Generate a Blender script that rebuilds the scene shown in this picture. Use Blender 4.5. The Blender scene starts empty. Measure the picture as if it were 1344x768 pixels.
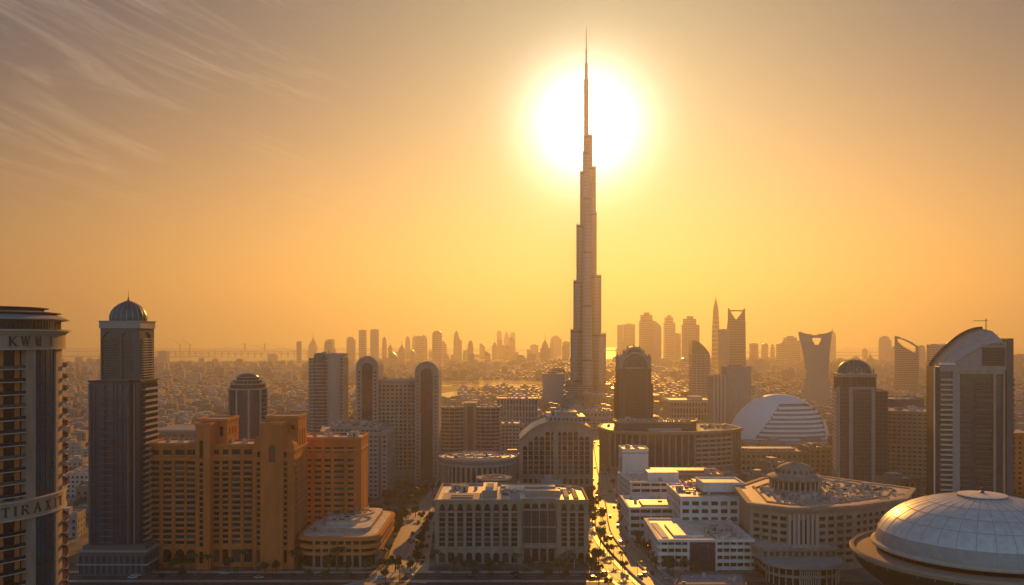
import bpy, math, random
from mathutils import Vector, Matrix
S = bpy.context.scene; COL = S.collection
R = math.radians
rng = random.Random(7)
# ------------------------------------------------------------ camera
HC = 120.0; F = 1200.0; CX = 672.0; HY = 445.0      # camera height, focal length in photo pixels, horizon row
cd = bpy.data.cameras.new('camera'); cam = bpy.data.objects.new('camera', cd); COL.objects.link(cam)
cam.location = (0, 0, HC); cam.rotation_euler = (math.pi/2, 0, 0)
cd.sensor_width = 36; cd.lens = 36*F/1344; cd.shift_y = (HY-384)/1344
cd.clip_start = 1; cd.clip_end = 90000
S.camera = cam
S.view_settings.view_transform = 'Standard'; S.view_settings.look = 'None'
S.view_settings.gamma = 1; S.view_settings.use_curve_mapping = False
S.view_settings.exposure = 0.12
S.cycles.volume_bounces = 2; S.cycles.max_bounces = 6; S.cycles.diffuse_bounces = 3; S.cycles.glossy_bounces = 3
# ------------------------------------------------------------ sky
SUN_AZ = math.atan2(96, 1200)+R(1.5); SUN_EL = R(14.6)
w = bpy.data.worlds.new('World'); S.world = w; w.use_nodes = True
nt = w.node_tree; nt.nodes.clear()
def NN(t, **k):
    n = nt.nodes.new(t)
    for a, b in k.items(): setattr(n, a, b)
    return n
def lk(a, b): nt.links.new(a, b)
def mth(op, a, b=None, clamp=False):
    n = NN('ShaderNodeMath', operation=op); n.use_clamp = clamp
    for i, q in enumerate((a, b)):
        if q is None: continue
        if isinstance(q, (int, float)): n.inputs[i].default_value = q
        else: lk(q, n.inputs[i])
    return n.outputs[0]
def mixc(kind, a, b, fac=1.0):
    n = NN('ShaderNodeMixRGB', blend_type=kind)
    for i, q in ((0, fac), (1, a), (2, b)):
        if isinstance(q, (int, float)): n.inputs[i].default_value = q
        elif isinstance(q, tuple): n.inputs[i].default_value = (*q, 1)
        else: lk(q, n.inputs[i])
    return n.outputs[0]
sky = NN('ShaderNodeTexSky', sky_type='NISHITA', sun_disc=False, sun_elevation=SUN_EL, sun_rotation=SUN_AZ,
         altitude=0, air_density=1.5, dust_density=1.0, ozone_density=1.0)
az0 = math.atan2(98, 1200); el0 = math.atan(280/1204)
tc = NN('ShaderNodeTexCoord'); sep = NN('ShaderNodeSeparateXYZ'); lk(tc.outputs['Generated'], sep.inputs[0])
dot = NN('ShaderNodeVectorMath', operation='DOT_PRODUCT'); lk(tc.outputs['Generated'], dot.inputs[0])
dot.inputs[1].default_value = (math.sin(az0)*math.cos(el0), math.cos(az0)*math.cos(el0), math.sin(el0))
ang = mth('ARCCOSINE', dot.outputs['Value'])
away = NN('ShaderNodeMapRange'); away.interpolation_type = 'SMOOTHSTEP'; lk(ang, away.inputs[0])
away.inputs[1].default_value = R(38); away.inputs[2].default_value = R(115)      # the sky turned away from the sun is the cooler, clearer part
tint = mixc('MIX', (.0, .215, .38), (1.4, 1.75, 2.45), away.outputs[0])
acc = mixc('MULTIPLY', sky.outputs[0], tint)
cz = NN('ShaderNodeCombineXYZ'); lk(sep.outputs[0], cz.inputs[0]); lk(sep.outputs[1], cz.inputs[1]); lk(mth('MAXIMUM', sep.outputs[2], .004), cz.inputs[2]); lk(cz.outputs[0], sky.inputs['Vector'])
azm = mth('ARCTAN2', sep.outputs[0], sep.outputs[1]); elv = mth('ARCSINE', sep.outputs[2])
def bell(v, c, sig):
    d = mth('DIVIDE', mth('SUBTRACT', v, c), sig); return mth('EXPONENT', mth('MULTIPLY', mth('MULTIPLY', d, d), -1.0))
glow = mth('MULTIPLY', bell(mth('MAXIMUM', elv, 0.0), 0.0, R(10.5)), bell(azm, az0, R(44)))      # dust-laden band of air along the sunward horizon
acc = mixc('ADD', acc, mixc('MULTIPLY', glow, (16.0, 6.2, .3)))
def aureole(sig, amp, col):                       # glow of the air round the sun
    d = mth('DIVIDE', ang, R(sig)); e = mth('EXPONENT', mth('MULTIPLY', mth('MULTIPLY', d, d), -1.0))
    return mixc('MULTIPLY', e, tuple(c*amp for c in col))
for g in [(2.9, 46, (1, .96, .84)), (4.7, 9, (1, .82, .48)), (9, 2.4, (1, .66, .16)), (20, 1.7, (1, .54, .08))]:
    acc = mixc('ADD', acc, aureole(*g))
# thin cirrus streaks, placed by compass bearing and height above the horizon
comb = NN('ShaderNodeCombineXYZ'); lk(azm, comb.inputs[0]); lk(elv, comb.inputs[1])
def streaks(rot, sx, sy, loc, lo, hi, det=7):
    m0 = NN('ShaderNodeMapping'); lk(comb.outputs[0], m0.inputs[0]); m0.inputs['Rotation'].default_value = (0, 0, rot)
    mp = NN('ShaderNodeMapping'); lk(m0.outputs[0], mp.inputs[0]); mp.inputs['Scale'].default_value = (sx, sy, 1); mp.inputs['Location'].default_value = loc
    n = NN('ShaderNodeTexNoise'); lk(mp.outputs[0], n.inputs['Vector'])
    n.inputs['Scale'].default_value = 1; n.inputs['Detail'].default_value = det; n.inputs['Roughness'].default_value = .62; n.inputs['Distortion'].default_value = 1.7
    r = NN('ShaderNodeMapRange'); r.interpolation_type = 'SMOOTHSTEP'; lk(n.outputs[0], r.inputs[0]); r.inputs[1].default_value = lo; r.inputs[2].default_value = hi
    return r.outputs[0]
def window(v, a, b, soft):
    r1 = NN('ShaderNodeMapRange'); r1.interpolation_type = 'SMOOTHSTEP'; lk(v, r1.inputs[0]); r1.inputs[1].default_value = a-soft; r1.inputs[2].default_value = a+soft
    r2 = NN('ShaderNodeMapRange'); r2.interpolation_type = 'SMOOTHSTEP'; lk(v, r2.inputs[0]); r2.inputs[1].default_value = b+soft; r2.inputs[2].default_value = b-soft
    return mth('MULTIPLY', r1.outputs[0], r2.outputs[0])
cl = mth('MULTIPLY', streaks(R(19), 3.2, 26, (5.3, 1.35, 0), .46, .74), mth('MULTIPLY', window(azm, R(-38), R(-13), R(6)), window(elv, R(8), R(24), R(3))))
acc = mixc('ADD', acc, mixc('MULTIPLY', cl, (2.8, 2.0, 1.2)))
bg = NN('ShaderNodeBackground'); bg.inputs[1].default_value = 0.06
lk(acc, bg.inputs[0]); wo = NN('ShaderNodeOutputWorld'); lk(bg.outputs[0], wo.inputs[0])
# ------------------------------------------------------------ sun
ld = bpy.data.lights.new('sun', 'SUN'); lo = bpy.data.objects.new('sun', ld); COL.objects.link(lo)
ld.energy = 5.0; ld.angle = R(.53); ld.color = (1, .41, .05)
lo.rotation_euler = Vector((math.sin(SUN_AZ)*math.cos(SUN_EL), math.cos(SUN_AZ)*math.cos(SUN_EL), math.sin(SUN_EL))).to_track_quat('Z', 'Y').to_euler()

# ------------------------------------------------------------ helpers
def X(px, d): return (px-CX)*d/F
def Z(py, d): return HC-(py-HY)*d/F
def P(px, py, z=0.0):                             # ground (or height z) point seen at a photo pixel
    d = (HC-z)*F/(py-HY); return (X(px, d), d)
MATS = {}
def mat(name, col, rough=.8, metal=0.0, var=.12, scale=.25, streak=0.0, ior=1.45, per_obj=0.0, bump=0.0, col2=None):
    if name in MATS: return MATS[name]
    m = bpy.data.materials.new(name); m.use_nodes = True; t = m.node_tree; b = t.nodes['Principled BSDF']
    b.inputs['Roughness'].default_value = rough; b.inputs['Metallic'].default_value = metal; b.inputs['IOR'].default_value = ior
    g = t.nodes.new('ShaderNodeNewGeometry')
    n = t.nodes.new('ShaderNodeTexNoise'); n.inputs['Scale'].default_value = scale; n.inputs['Detail'].default_value = 5; n.inputs['Roughness'].default_value = .65
    mp = t.nodes.new('ShaderNodeMapping'); mp.inputs['Scale'].default_value = (1, 1, 1-streak)
    t.links.new(g.outputs['Position'], mp.inputs[0]); t.links.new(mp.outputs[0], n.inputs['Vector'])
    r = t.nodes.new('ShaderNodeMapRange'); t.links.new(n.outputs[0], r.inputs[0])
    r.inputs[1].default_value = .3; r.inputs[2].default_value = .7
    mx = t.nodes.new('ShaderNodeMixRGB'); t.links.new(r.outputs[0], mx.inputs[0])
    lo_ = tuple(c*(1-var) for c in col); hi_ = col2 or tuple(min(1, c*(1+var)) for c in col)
    mx.inputs[1].default_value = (*lo_, 1); mx.inputs[2].default_value = (*hi_, 1)
    o = mx.outputs[0]
    if per_obj:
        oi = t.nodes.new('ShaderNodeObjectInfo'); rr = t.nodes.new('ShaderNodeMapRange'); t.links.new(oi.outputs['Random'], rr.inputs[0])
        rr.inputs[3].default_value = 1-per_obj; rr.inputs[4].default_value = 1+per_obj
        mu = t.nodes.new('ShaderNodeMixRGB'); mu.blend_type = 'MULTIPLY'; mu.inputs[0].default_value = 1
        t.links.new(o, mu.inputs[1]); t.links.new(rr.outputs[0], mu.inputs[2]); o = mu.outputs[0]
    t.links.new(o, b.inputs['Base Color'])
    if bump:
        bp = t.nodes.new('ShaderNodeBump'); bp.inputs['Strength'].default_value = bump; bp.inputs['Distance'].default_value = .3
        t.links.new(n.outputs[0], bp.inputs['Height']); t.links.new(bp.outputs[0], b.inputs['Normal'])
    MATS[name] = m; return m
stone = mat('beige_stone', (.37, .275, .20), .85, streak=.8, var=.26)
pale = mat('pale_stone', (.50, .42, .335), .85, streak=.8)
tan = mat('tan_stone', (.36, .25, .165), .85, streak=.8)
orange = mat('terracotta_render', (.60, .175, .045), .9, streak=.8, var=.3, scale=.12)
orange2 = mat('terracotta_trim', (.64, .22, .065), .9)
white = mat('white_render', (.74, .68, .59), .75, streak=.8, var=.16)
concrete = mat('grey_concrete', (.32, .30, .275), .9, streak=.6)
dconc = mat('dark_concrete', (.13, .12, .115), .9, streak=.6)
gravel = mat('roof_gravel', (.52, .43, .33), .58, var=.5, scale=.6, bump=.4)
gravel2 = mat('roof_membrane', (.64, .56, .46), .52, var=.4, scale=.3)
glass = mat('dark_window_glass', (.007, .026, .038), .08, var=.5, scale=.15, per_obj=.6, ior=1.55)
teal = mat('teal_curtain_wall', (.004, .062, .095), .12, var=.35, scale=.12, ior=1.6)
blue = mat('navy_curtain_wall', (.002, .052, .10), .14, var=.4, scale=.12, ior=1.6)
bronze = mat('bronze_frame', (.07, .055, .045), .5, metal=.3)
metal = mat('grey_metal', (.34, .35, .36), .45, metal=.6, per_obj=.2)
dmetal = mat('dark_metal', (.035, .042, .05), .45, metal=.5)
patina = mat('dark_green_dome', (.03, .10, .105), .4, metal=.3, var=.3, scale=.5)
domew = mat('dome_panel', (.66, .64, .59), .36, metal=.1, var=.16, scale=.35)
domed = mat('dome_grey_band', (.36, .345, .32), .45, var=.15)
joint = mat('dark_joint', (.36, .35, .33), .7)
shellm = mat('white_shell', (.76, .75, .70), .5, var=.06)
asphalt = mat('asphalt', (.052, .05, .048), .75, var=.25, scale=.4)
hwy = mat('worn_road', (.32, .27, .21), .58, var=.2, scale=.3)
paving = mat('pale_paving', (.40, .32, .23), .5, var=.2, scale=.35)
paint = mat('road_paint', (.75, .72, .65), .7)
leaf = mat('tree_leaves', (.055, .075, .03), .7, var=.5, scale=1.3, per_obj=.35)
leaf2 = mat('palm_leaves', (.05, .065, .028), .6, var=.4, scale=1.5, per_obj=.3)
bark = mat('bark', (.10, .075, .05), .95)
rubber = mat('tyre_rubber', (.02, .02, .02), .9)
haze_glass = mat('pale_tower_glass', (.09, .10, .11), .2, var=.3, scale=.1, ior=1.5)
tstone = mat('tower_cladding', (.30, .285, .265), .6, var=.1)
slate = mat('slate_cladding', (.085, .088, .092), .6, streak=.6)
house_a = mat('house_sand', (.27, .235, .195), .9, var=.25, scale=.08); house_b = mat('house_grey', (.215, .20, .185), .9, var=.25, scale=.08); house_c = mat('house_ochre', (.23, .18, .135), .9, var=.25, scale=.08); house_d = mat('house_pale', (.36, .33, .29), .9, var=.2, scale=.08)
burjm = mat('silver_cladding', (.22, .225, .23), .38, metal=.45, var=.12, scale=.08)

def curtains(m):                                   # a quarter of the panes have pale blinds drawn behind them
    t = m.node_tree; b = t.nodes['Principled BSDF']; src = b.inputs['Base Color'].links[0].from_socket
    oi = t.nodes.new('ShaderNodeObjectInfo'); gt = t.nodes.new('ShaderNodeMath'); gt.operation = 'GREATER_THAN'; gt.inputs[1].default_value = .74
    mu = t.nodes.new('ShaderNodeMath'); mu.operation = 'MULTIPLY'; mu.inputs[1].default_value = .75; mx = t.nodes.new('ShaderNodeMixRGB')
    t.links.new(oi.outputs['Random'], gt.inputs[0]); t.links.new(gt.outputs[0], mu.inputs[0]); t.links.new(mu.outputs[0], mx.inputs[0]); t.links.new(src, mx.inputs[1]); mx.inputs[2].default_value = (.13, .115, .095, 1); t.links.new(mx.outputs[0], b.inputs['Base Color'])
curtains(glass)

class MB:
    def __init__(s): s.v = []; s.f = []; s.m = []; s.mats = []
    def mi(s, m):
        if m not in s.mats: s.mats.append(m)
        return s.mats.index(m)
    def add(s, vs, fs, m):
        o = len(s.v); s.v += [tuple(q) for q in vs]; k = s.mi(m)
        for f in fs: s.f.append(tuple(i+o for i in f)); s.m.append(k)
    def quad(s, a, b, c, d, m): s.add((a, b, c, d), ((0, 1, 2, 3),), m)
    def box(s, x0, x1, y0, y1, z0, z1, m, top=None):
        s.prism([(x0, y0), (x1, y0), (x1, y1), (x0, y1)], z0, z1, m, top=top)
    def prism(s, poly, z0, z1, m, top=None, cap=True, bottom=True):
        n = len(poly); vs = [(x, y, z0) for x, y in poly]+[(x, y, z1) for x, y in poly]
        s.add(vs, [(i, (i+1) % n, n+(i+1) % n, n+i) for i in range(n)], m)
        if cap: s.add([(x, y, z1) for x, y in poly], [tuple(range(n))], top or m)
        if bottom: s.add([(x, y, z0) for x, y in poly], [tuple(range(n-1, -1, -1))], m)
    def ring(s, outer, inner, z0, z1, m):          # closed band between two outlines of equal count
        n = len(outer); vs = []
        for p in (outer, inner):
            for z in (z0, z1): vs += [(x, y, z) for x, y in p]
        fs = []
        for i in range(n):
            j = (i+1) % n
            fs += [(i, j, n+j, n+i), (2*n+j, 2*n+i, 3*n+i, 3*n+j), (n+i, n+j, 3*n+j, 3*n+i), (j, i, 2*n+i, 2*n+j)]
        s.add(vs, fs, m)
    def lathe(s, cx, cy, prof, n, m, a0=0.0, a1=2*math.pi, sx=1.0, sy=1.0):
        full = abs(a1-a0-2*math.pi) < 1e-6; k = n if full else n+1; vs = []
        for r, z in prof:
            for i in range(k):
                a = a0+(a1-a0)*i/n; vs.append((cx+r*sx*math.cos(a), cy+r*sy*math.sin(a), z))
        fs = []
        for j in range(len(prof)-1):
            for i in range(n):
                i2 = (i+1) % k; fs.append((j*k+i, j*k+i2, (j+1)*k+i2, (j+1)*k+i))
        s.add(vs, fs, m)
    def arc(s, cx, cy, r0, r1, a0, a1, z0, z1, m, n=16):     # solid ring segment
        vs = []
        for i in range(n+1):
            a = a0+(a1-a0)*i/n; c, q = math.cos(a), math.sin(a)
            vs += [(cx+r0*c, cy+r0*q, z0), (cx+r1*c, cy+r1*q, z0), (cx+r1*c, cy+r1*q, z1), (cx+r0*c, cy+r0*q, z1)]
        fs = [(0, 3, 2, 1), (4*n, 4*n+1, 4*n+2, 4*n+3)]
        for i in range(n):
            b = 4*i
            for e in range(4):
                e2 = (e+1) % 4; fs.append((b+e, b+e2, b+4+e2, b+4+e))
        s.add(vs, fs, m)
    def tube(s, a, b, r, m, n=6, r2=None):
        a, b = Vector(a), Vector(b); d = (b-a).normalized(); u = d.orthogonal().normalized(); v = d.cross(u); vs = []
        for p, q in ((a, r), (b, r if r2 is None else r2)):
            for i in range(n):
                t = 2*math.pi*i/n; vs.append(p+u*q*math.cos(t)+v*q*math.sin(t))
        s.add(vs, [(i, (i+1) % n, n+(i+1) % n, n+i) for i in range(n)]+[tuple(range(n-1, -1, -1)), tuple(range(n, 2*n))], m)
    def seg(s, A, B, out, th, z0, z1, m):          # box lying along wall line A-B, from `out` metres proud, th thick
        A, B = Vector((A[0], A[1], 0)), Vector((B[0], B[1], 0)); u = (B-A).normalized(); n = Vector((u.y, -u.x, 0))
        p = [A+n*out, B+n*out, B+n*(out-th), A+n*(out-th)]
        s.prism([(q.x, q.y) for q in p], z0, z1, m)
    def mesh(s, name, smooth=False):
        me = bpy.data.meshes.new(name); me.from_pydata(s.v, [], s.f)
        for m in s.mats: me.materials.append(m)
        me.polygons.foreach_set('material_index', s.m)
        if smooth: me.polygons.foreach_set('use_smooth', [True]*len(s.f))
        me.update(); return me
    def build(s, name, parent=None, smooth=False, loc=None):
        b = root_loc(parent) if parent is not None else Vector(loc or (0, 0, 0))
        if b.length > 0: s.v = [(x-b.x, y-b.y, z-b.z) for x, y, z in s.v]
        o = bpy.data.objects.new(name, s.mesh(name, smooth)); COL.objects.link(o)
        if parent is not None: o.parent = parent
        else: o.location = b
        return o
def root_loc(o):
    v = Vector((0, 0, 0))
    while o is not None: v += o.location; o = o.parent
    return v
def thing(name, label, cat, loc, group=None):
    o = bpy.data.objects.new(name, None); COL.objects.link(o); o.location = loc if len(loc) == 3 else (loc[0], loc[1], 0)
    o['label'] = label; o['category'] = cat
    if group: o['group'] = group
    return o
def tag(o, label=None, cat=None, group=None, kind=None):
    for k, v in (('label', label), ('category', cat), ('group', group), ('kind', kind)):
        if v: o[k] = v
    return o
def rect(px0, px1, d, dep): return [(X(px0, d), d), (X(px1, d), d), (X(px1, d), d+dep), (X(px0, d), d+dep)]
def rot_rect(cx, cy, wx, wy, a):
    c, q = math.cos(a), math.sin(a)
    return [(cx+x*c-y*q, cy+x*q+y*c) for x, y in ((-wx/2, -wy/2), (wx/2, -wy/2), (wx/2, wy/2), (-wx/2, wy/2))]
def circle(cx, cy, r, n=32, sx=1, sy=1): return [(cx+r*sx*math.cos(2*math.pi*i/n), cy+r*sy*math.sin(2*math.pi*i/n)) for i in range(n)]
def offset(poly, d):                               # + outwards (counter-clockwise outline)
    n = len(poly); out = []
    for i in range(n):
        p0, p1, p2 = Vector(poly[i-1]), Vector(poly[i]), Vector(poly[(i+1) % n])
        u, v = (p1-p0).normalized(), (p2-p1).normalized(); n1, n2 = Vector((u.y, -u.x)), Vector((v.y, -v.x))
        q = 1+n1.dot(n2); b = (n1+n2)/max(q, .25); out.append((p1.x+b.x*d, p1.y+b.y*d))
    return out
def centre(poly): return (sum(p[0] for p in poly)/len(poly), sum(p[1] for p in poly)/len(poly))
WCACHE = {}
def window_mesh(wd, h, kind, gm, fm, sill):
    key = (round(wd, 1), round(h, 1), kind, gm.name, fm.name, sill)
    if key in WCACHE: return WCACHE[key]
    b = MB(); n = 10; x = wd/2; t = min(.14, wd*.08)
    if kind == 'a':
        r = x; zs = max(h-r, .1); pts = [(-x, 0), (x, 0)]+[(r*math.cos(math.pi*i/n), zs+(h-zs)*math.sin(math.pi*i/n)) for i in range(n+1)]
    else: pts = [(-x, 0), (x, 0), (x, h), (-x, h)]
    b.add([(a, 0, c) for a, c in pts], [tuple(range(len(pts)))], gm)
    nm = max(1, int(round(wd/1.6)))
    for i in range(nm+1):
        xx = -x+wd*i/nm; q = max(-x, min(x-t, xx-t/2)); top = h if kind != 'a' else (max(h-x, .1)+math.sqrt(max(0, 1-((q+t/2)/x)**2))*(h-max(h-x, .1))*.97)
        b.box(q, q+t, -.07, -.01, 0, top, fm)
    zz = [0, h*.72] if kind == 'a' or h > 2.4 else [0, h-t]
    for z in zz: b.box(-x, x, -.085, -.012, z, z+t, fm)
    if sill: b.box(-x-.15, x+.15, -sill-.02, .0, -.22, .35 if sill > .5 else .0, fm if sill < .5 else stone)
    WCACHE[key] = b.mesh('window'); return WCACHE[key]
def facade(b, A, B, z0, z1, cols, rows, wall, wins, depth=.45, gm=None, fm=None, sill=0.0, skip=None):
    """wall from A to B (outside on the right hand) with real openings; window places are appended to wins"""
    A3, B3 = Vector((A[0], A[1], 0)), Vector((B[0], B[1], 0)); Ln = (B3-A3).length; u = (B3-A3)/Ln; n = Vector((u.y, -u.x, 0)); ang = math.atan2(u.y, u.x)
    def pt(a, z, dd=0.0): q = A3+u*a-n*dd; return (q.x, q.y, z)
    cu = sorted({0.0, Ln}.union(*[{c[0], c[1]} for c in cols])) if cols else [0.0, Ln]
    cz = sorted({z0, z1}.union(*[{r[0], r[1]} for r in rows])) if rows else [z0, z1]
    cs = {c[0]: c for c in cols}; rs = {r[0]: r for r in rows}; de = depth+.06
    for i in range(len(cu)-1):
        for j in range(len(cz)-1):
            a, c, e, f = cu[i], cu[i+1], cz[j], cz[j+1]
            if c-a < 1e-5 or f-e < 1e-5: continue
            op = a in cs and e in rs and abs(cs[a][1]-c) < 1e-6 and abs(rs[e][1]-f) < 1e-6 and not (skip and skip(cs[a], rs[e]))
            if not op: b.quad(pt(a, e), pt(c, e), pt(c, f), pt(a, f), wall); continue
            kd = rs[e][2] if len(rs[e]) > 2 else 'r'
            b.quad(pt(a, e), pt(c, e), pt(c, e, de), pt(a, e, de), wall)
            if kd == 'a':
                m_, r_ = (a+c)/2, (c-a)/2; zs = max(f-r_, e+.1); k = 10
                arc = [(m_+r_*math.cos(math.pi*t/k), zs+(f-zs)*math.sin(math.pi*t/k)) for t in range(k+1)]
                for t in range(k):
                    p, q = arc[t], arc[t+1]
                    b.quad(pt(q[0], q[1]), pt(p[0], p[1]), pt(p[0], f+1e-4), pt(q[0], f+1e-4), wall)
                    b.quad(pt(p[0], p[1]), pt(q[0], q[1]), pt(q[0], q[1], de), pt(p[0], p[1], de), wall)
                tops = zs
            else:
                b.quad(pt(a, f, de), pt(c, f, de), pt(c, f), pt(a, f), wall); tops = f
            b.quad(pt(a, e), pt(a, e, de), pt(a, tops, de), pt(a, tops), wall); b.quad(pt(c, e, de), pt(c, e), pt(c, tops), pt(c, tops, de), wall)
            q = A3+u*((a+c)/2)-n*depth
            wins.append((q.x, q.y, e, ang, c-a, f-e, kd, gm or glass, fm or bronze, sill))
def cols_n(Ln, n, frac=.6, margin=.0): 
    p = (Ln-2*margin)/n; return [(margin+p*(i+.5-frac/2), margin+p*(i+.5+frac/2)) for i in range(n)]
def rows_n(z0, z1, n, frac=.55, kind='r', lift=.25):
    p = (z1-z0)/n; return [(z0+p*(i+lift), z0+p*(i+lift+frac), kind) for i in range(n)]
def place_windows(root, wins, cap=98):
    base = root_loc(root)
    def seen(wn):
        nx, ny = math.sin(wn[3]), -math.cos(wn[3]); d = math.hypot(wn[0], wn[1])
        return wn[4]*wn[5]*max(.02, (-wn[0]*nx-wn[1]*ny)/d)/d**2
    wins = sorted(wins, key=seen, reverse=True); rest = MB()
    for i, (x, y, z, a, wd, h, kd, gm, fm, sill) in enumerate(wins):
        me = window_mesh(wd, h, kd, gm, fm, sill)
        if i < cap:
            o = bpy.data.objects.new('window', me); COL.objects.link(o); o.parent = root
            o.location = (x-base.x, y-base.y, z-base.z); o.rotation_euler = (0, 0, a)
        else:
            M = Matrix.Translation((x, y, z)) @ Matrix.Rotation(a, 4, 'Z')
            vs = [M @ v.co for v in me.vertices]
            for k, m in enumerate(me.materials): rest.add(vs, [tuple(p.vertices) for p in me.polygons if p.material_index == k], m)
    if rest.f: rest.build('window', root)['kind'] = 'stuff'
def roof(root, poly, z, ph=1.0, th=.4, rm=None, wm=None, out=.0):
    b = MB(); b.prism(offset(poly, -th-.02), z-.3, z+.05, rm or gravel); b.build('roof', root)
    b = MB(); o = offset(poly, out); b.ring(o, offset(poly, -th), z-.25, z+ph, wm or stone); b.build('parapet', root)
UNITS = {}
def unit_mesh(k):
    if k in UNITS: return UNITS[k]
    b = MB()
    if k == 'roof_unit':
        b.box(-1.3, 1.3, -.9, .9, .25, 1.7, metal); b.box(-1.2, -.9, -.8, .8, 0, .25, dmetal); b.box(.9, 1.2, -.8, .8, 0, .25, dmetal)
        for x in (-.6, .6): b.lathe(x, 0, [(.48, 1.7), (.48, 1.9), (.3, 1.9), (.3, 1.75)], 10, dmetal)
    elif k == 'duct':
        b.box(-4, 4, -.45, .45, .35, 1.15, metal); b.box(3.2, 4, -.45, 2.6, .35, 1.15-.004, metal)
        for x in (-3, 0, 3): b.box(x-.1, x+.1, -.5, .5, 0, .35, dmetal)
    elif k == 'water_tank':
        b.lathe(0, 0, [(0, 0), (1.3, 0), (1.35, .4), (1.35, 2.2), (1.1, 2.5), (0, 2.6)], 14, pale); b.tube((1.35, 0, .5), (2.2, 0, .3), .08, dmetal)
    elif k == 'stair_housing':
        b.box(-2.2, 2.2, -1.7, 1.7, 0, 2.8, pale); b.box(-2.4, 2.4, -1.9, 1.9, 2.8, 3.05, concrete); b.box(-.5, .5, -1.76, -1.7, 0, 2.1, bronze)
    elif k == 'skylight':
        b.box(-2.2, 2.2, -1.4, 1.4, 0, .5, pale); b.add([(-2.1, -1.3, .5), (2.1, -1.3, .5), (2.1, 1.3, .5), (-2.1, 1.3, .5), (-1.4, 0, 1.3), (1.4, 0, 1.3)], [(0, 1, 5, 4), (2, 3, 4, 5), (1, 2, 5), (3, 0, 4)], glass)
    UNITS[k] = b.mesh(k); return UNITS[k]
def inside(p, poly):
    c = False; n = len(poly)
    for i in range(n):
        (x1, y1), (x2, y2) = poly[i], poly[i-1]
        if (y1 > p[1]) != (y2 > p[1]) and p[0] < (x2-x1)*(p[1]-y1)/(y2-y1)+x1: c = not c
    return c
def clutter(root, poly, z, n, seed, kinds=('roof_unit', 'roof_unit', 'roof_unit', 'duct', 'water_tank', 'stair_housing', 'skylight'), sc=1.0, avoid=()):
    q = random.Random(seed); base = root_loc(root); pin = offset(poly, -3.2*sc-.8); xs = [p[0] for p in poly]; ys = [p[1] for p in poly]; spots = []; tries = 0
    while len(spots) < n and tries < n*60:
        tries += 1; p = (q.uniform(min(xs), max(xs)), q.uniform(min(ys), max(ys)))
        if not inside(p, pin) or any(math.hypot(p[0]-a, p[1]-c) < 5.0*sc for a, c in spots) or any(math.hypot(p[0]-a[0], p[1]-a[1]) < a[2] for a in avoid): continue
        spots.append(p); k = q.choice(kinds)
        o = bpy.data.objects.new(k, unit_mesh(k)); COL.objects.link(o); o.parent = root
        o.location = (p[0]-base.x, p[1]-base.y, z+.05-base.z); o.rotation_euler = (0, 0, q.choice((0, math.pi/2))+.0); s_ = sc*q.uniform(.75, 1.25); o.scale = (s_, s_, s_)
def clad(root, poly, z0, z1, fh, sp, gm, bm, pm=None, bh=.9, out=.25, edges=None, body=True, pier_w=.5):
    """curtain wall body with real floor bands and upright piers"""
    if body:
        g = MB(); g.prism(poly, z0, z1, gm); g.build('glazing', root)
    b = MB(); nf = max(1, int(round((z1-z0)/fh))); st = (z1-z0)/nf; n = len(poly)
    po, pi = offset(poly, out), offset(poly, -.05)
    for k in range(nf): 
        b.ring(po, pi, z0+k*st, z0+k*st+bh, bm)
    if sp:
        for i in range(n):
            if edges is not None and i not in edges: continue
            A, B = Vector(poly[i]), Vector(poly[(i+1) % n]); L_ = (B-A).length; m = max(1, int(round(L_/sp)))
            for j in range(m+1):
                c = A+(B-A)*(j/m); u = (B-A)/L_
                a_, b_ = c-u*pier_w/2, c+u*pier_w/2
                b.seg(a_, b_, out+.2+.003*(i % 2), out+.3, z0, z1-.01, pm or bm)
    b.build('cladding', root)
# ------------------------------------------------------------ letters (thick and thin strokes with serifs)
GLYPH = {'K': [(0, 0, 0, 1, .2), (.08, .45, .62, 1, .1), (.2, .5, .66, 0, .18)], 'W': [(0, 1, .22, 0, .18), (.22, 0, .45, 1, .09), (.45, 1, .67, 0, .18), (.67, 0, .9, 1, .09)],
         'U': [(0, 1, .04, .15, .19), (.04, .12, .5, .12, .2), (.55, 0, .55, 1, .12), (.3, .2, .3, .8, .14)], 'I': [(.1, 0, .1, 1, .2)], 'T': [(.35, 0, .35, 1, .2), (0, .95, .7, .95, .1), (0, .8, 0, 1, .08), (.7, .8, .7, 1, .08)],
         'R': [(0, 0, 0, 1, .2), (0, .95, .45, .95, .1), (.52, .62, .52, .95, .17), (0, .52, .45, .52, .1), (.25, .5, .66, 0, .17)], 'A': [(0, 0, .38, 1, .1), (.38, 1, .78, 0, .2), (.14, .35, .6, .35, .09)],
         'X': [(0, 1, .62, 0, .19), (.62, 1, 0, 0, .1)]}
SERIF = {'K': [(0, 0), (0, 1), (.62, 1), (.66, 0)], 'W': [(0, 1), (.45, 1), (.9, 1)], 'U': [(0, 1), (.55, 1)], 'I': [(.1, 0), (.1, 1)], 'T': [(.35, 0)], 'R': [(0, 0), (.66, 0)], 'A': [(0, 0), (.78, 0)], 'X': [(0, 0), (0, 1), (.62, 0), (.62, 1)]}
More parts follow.
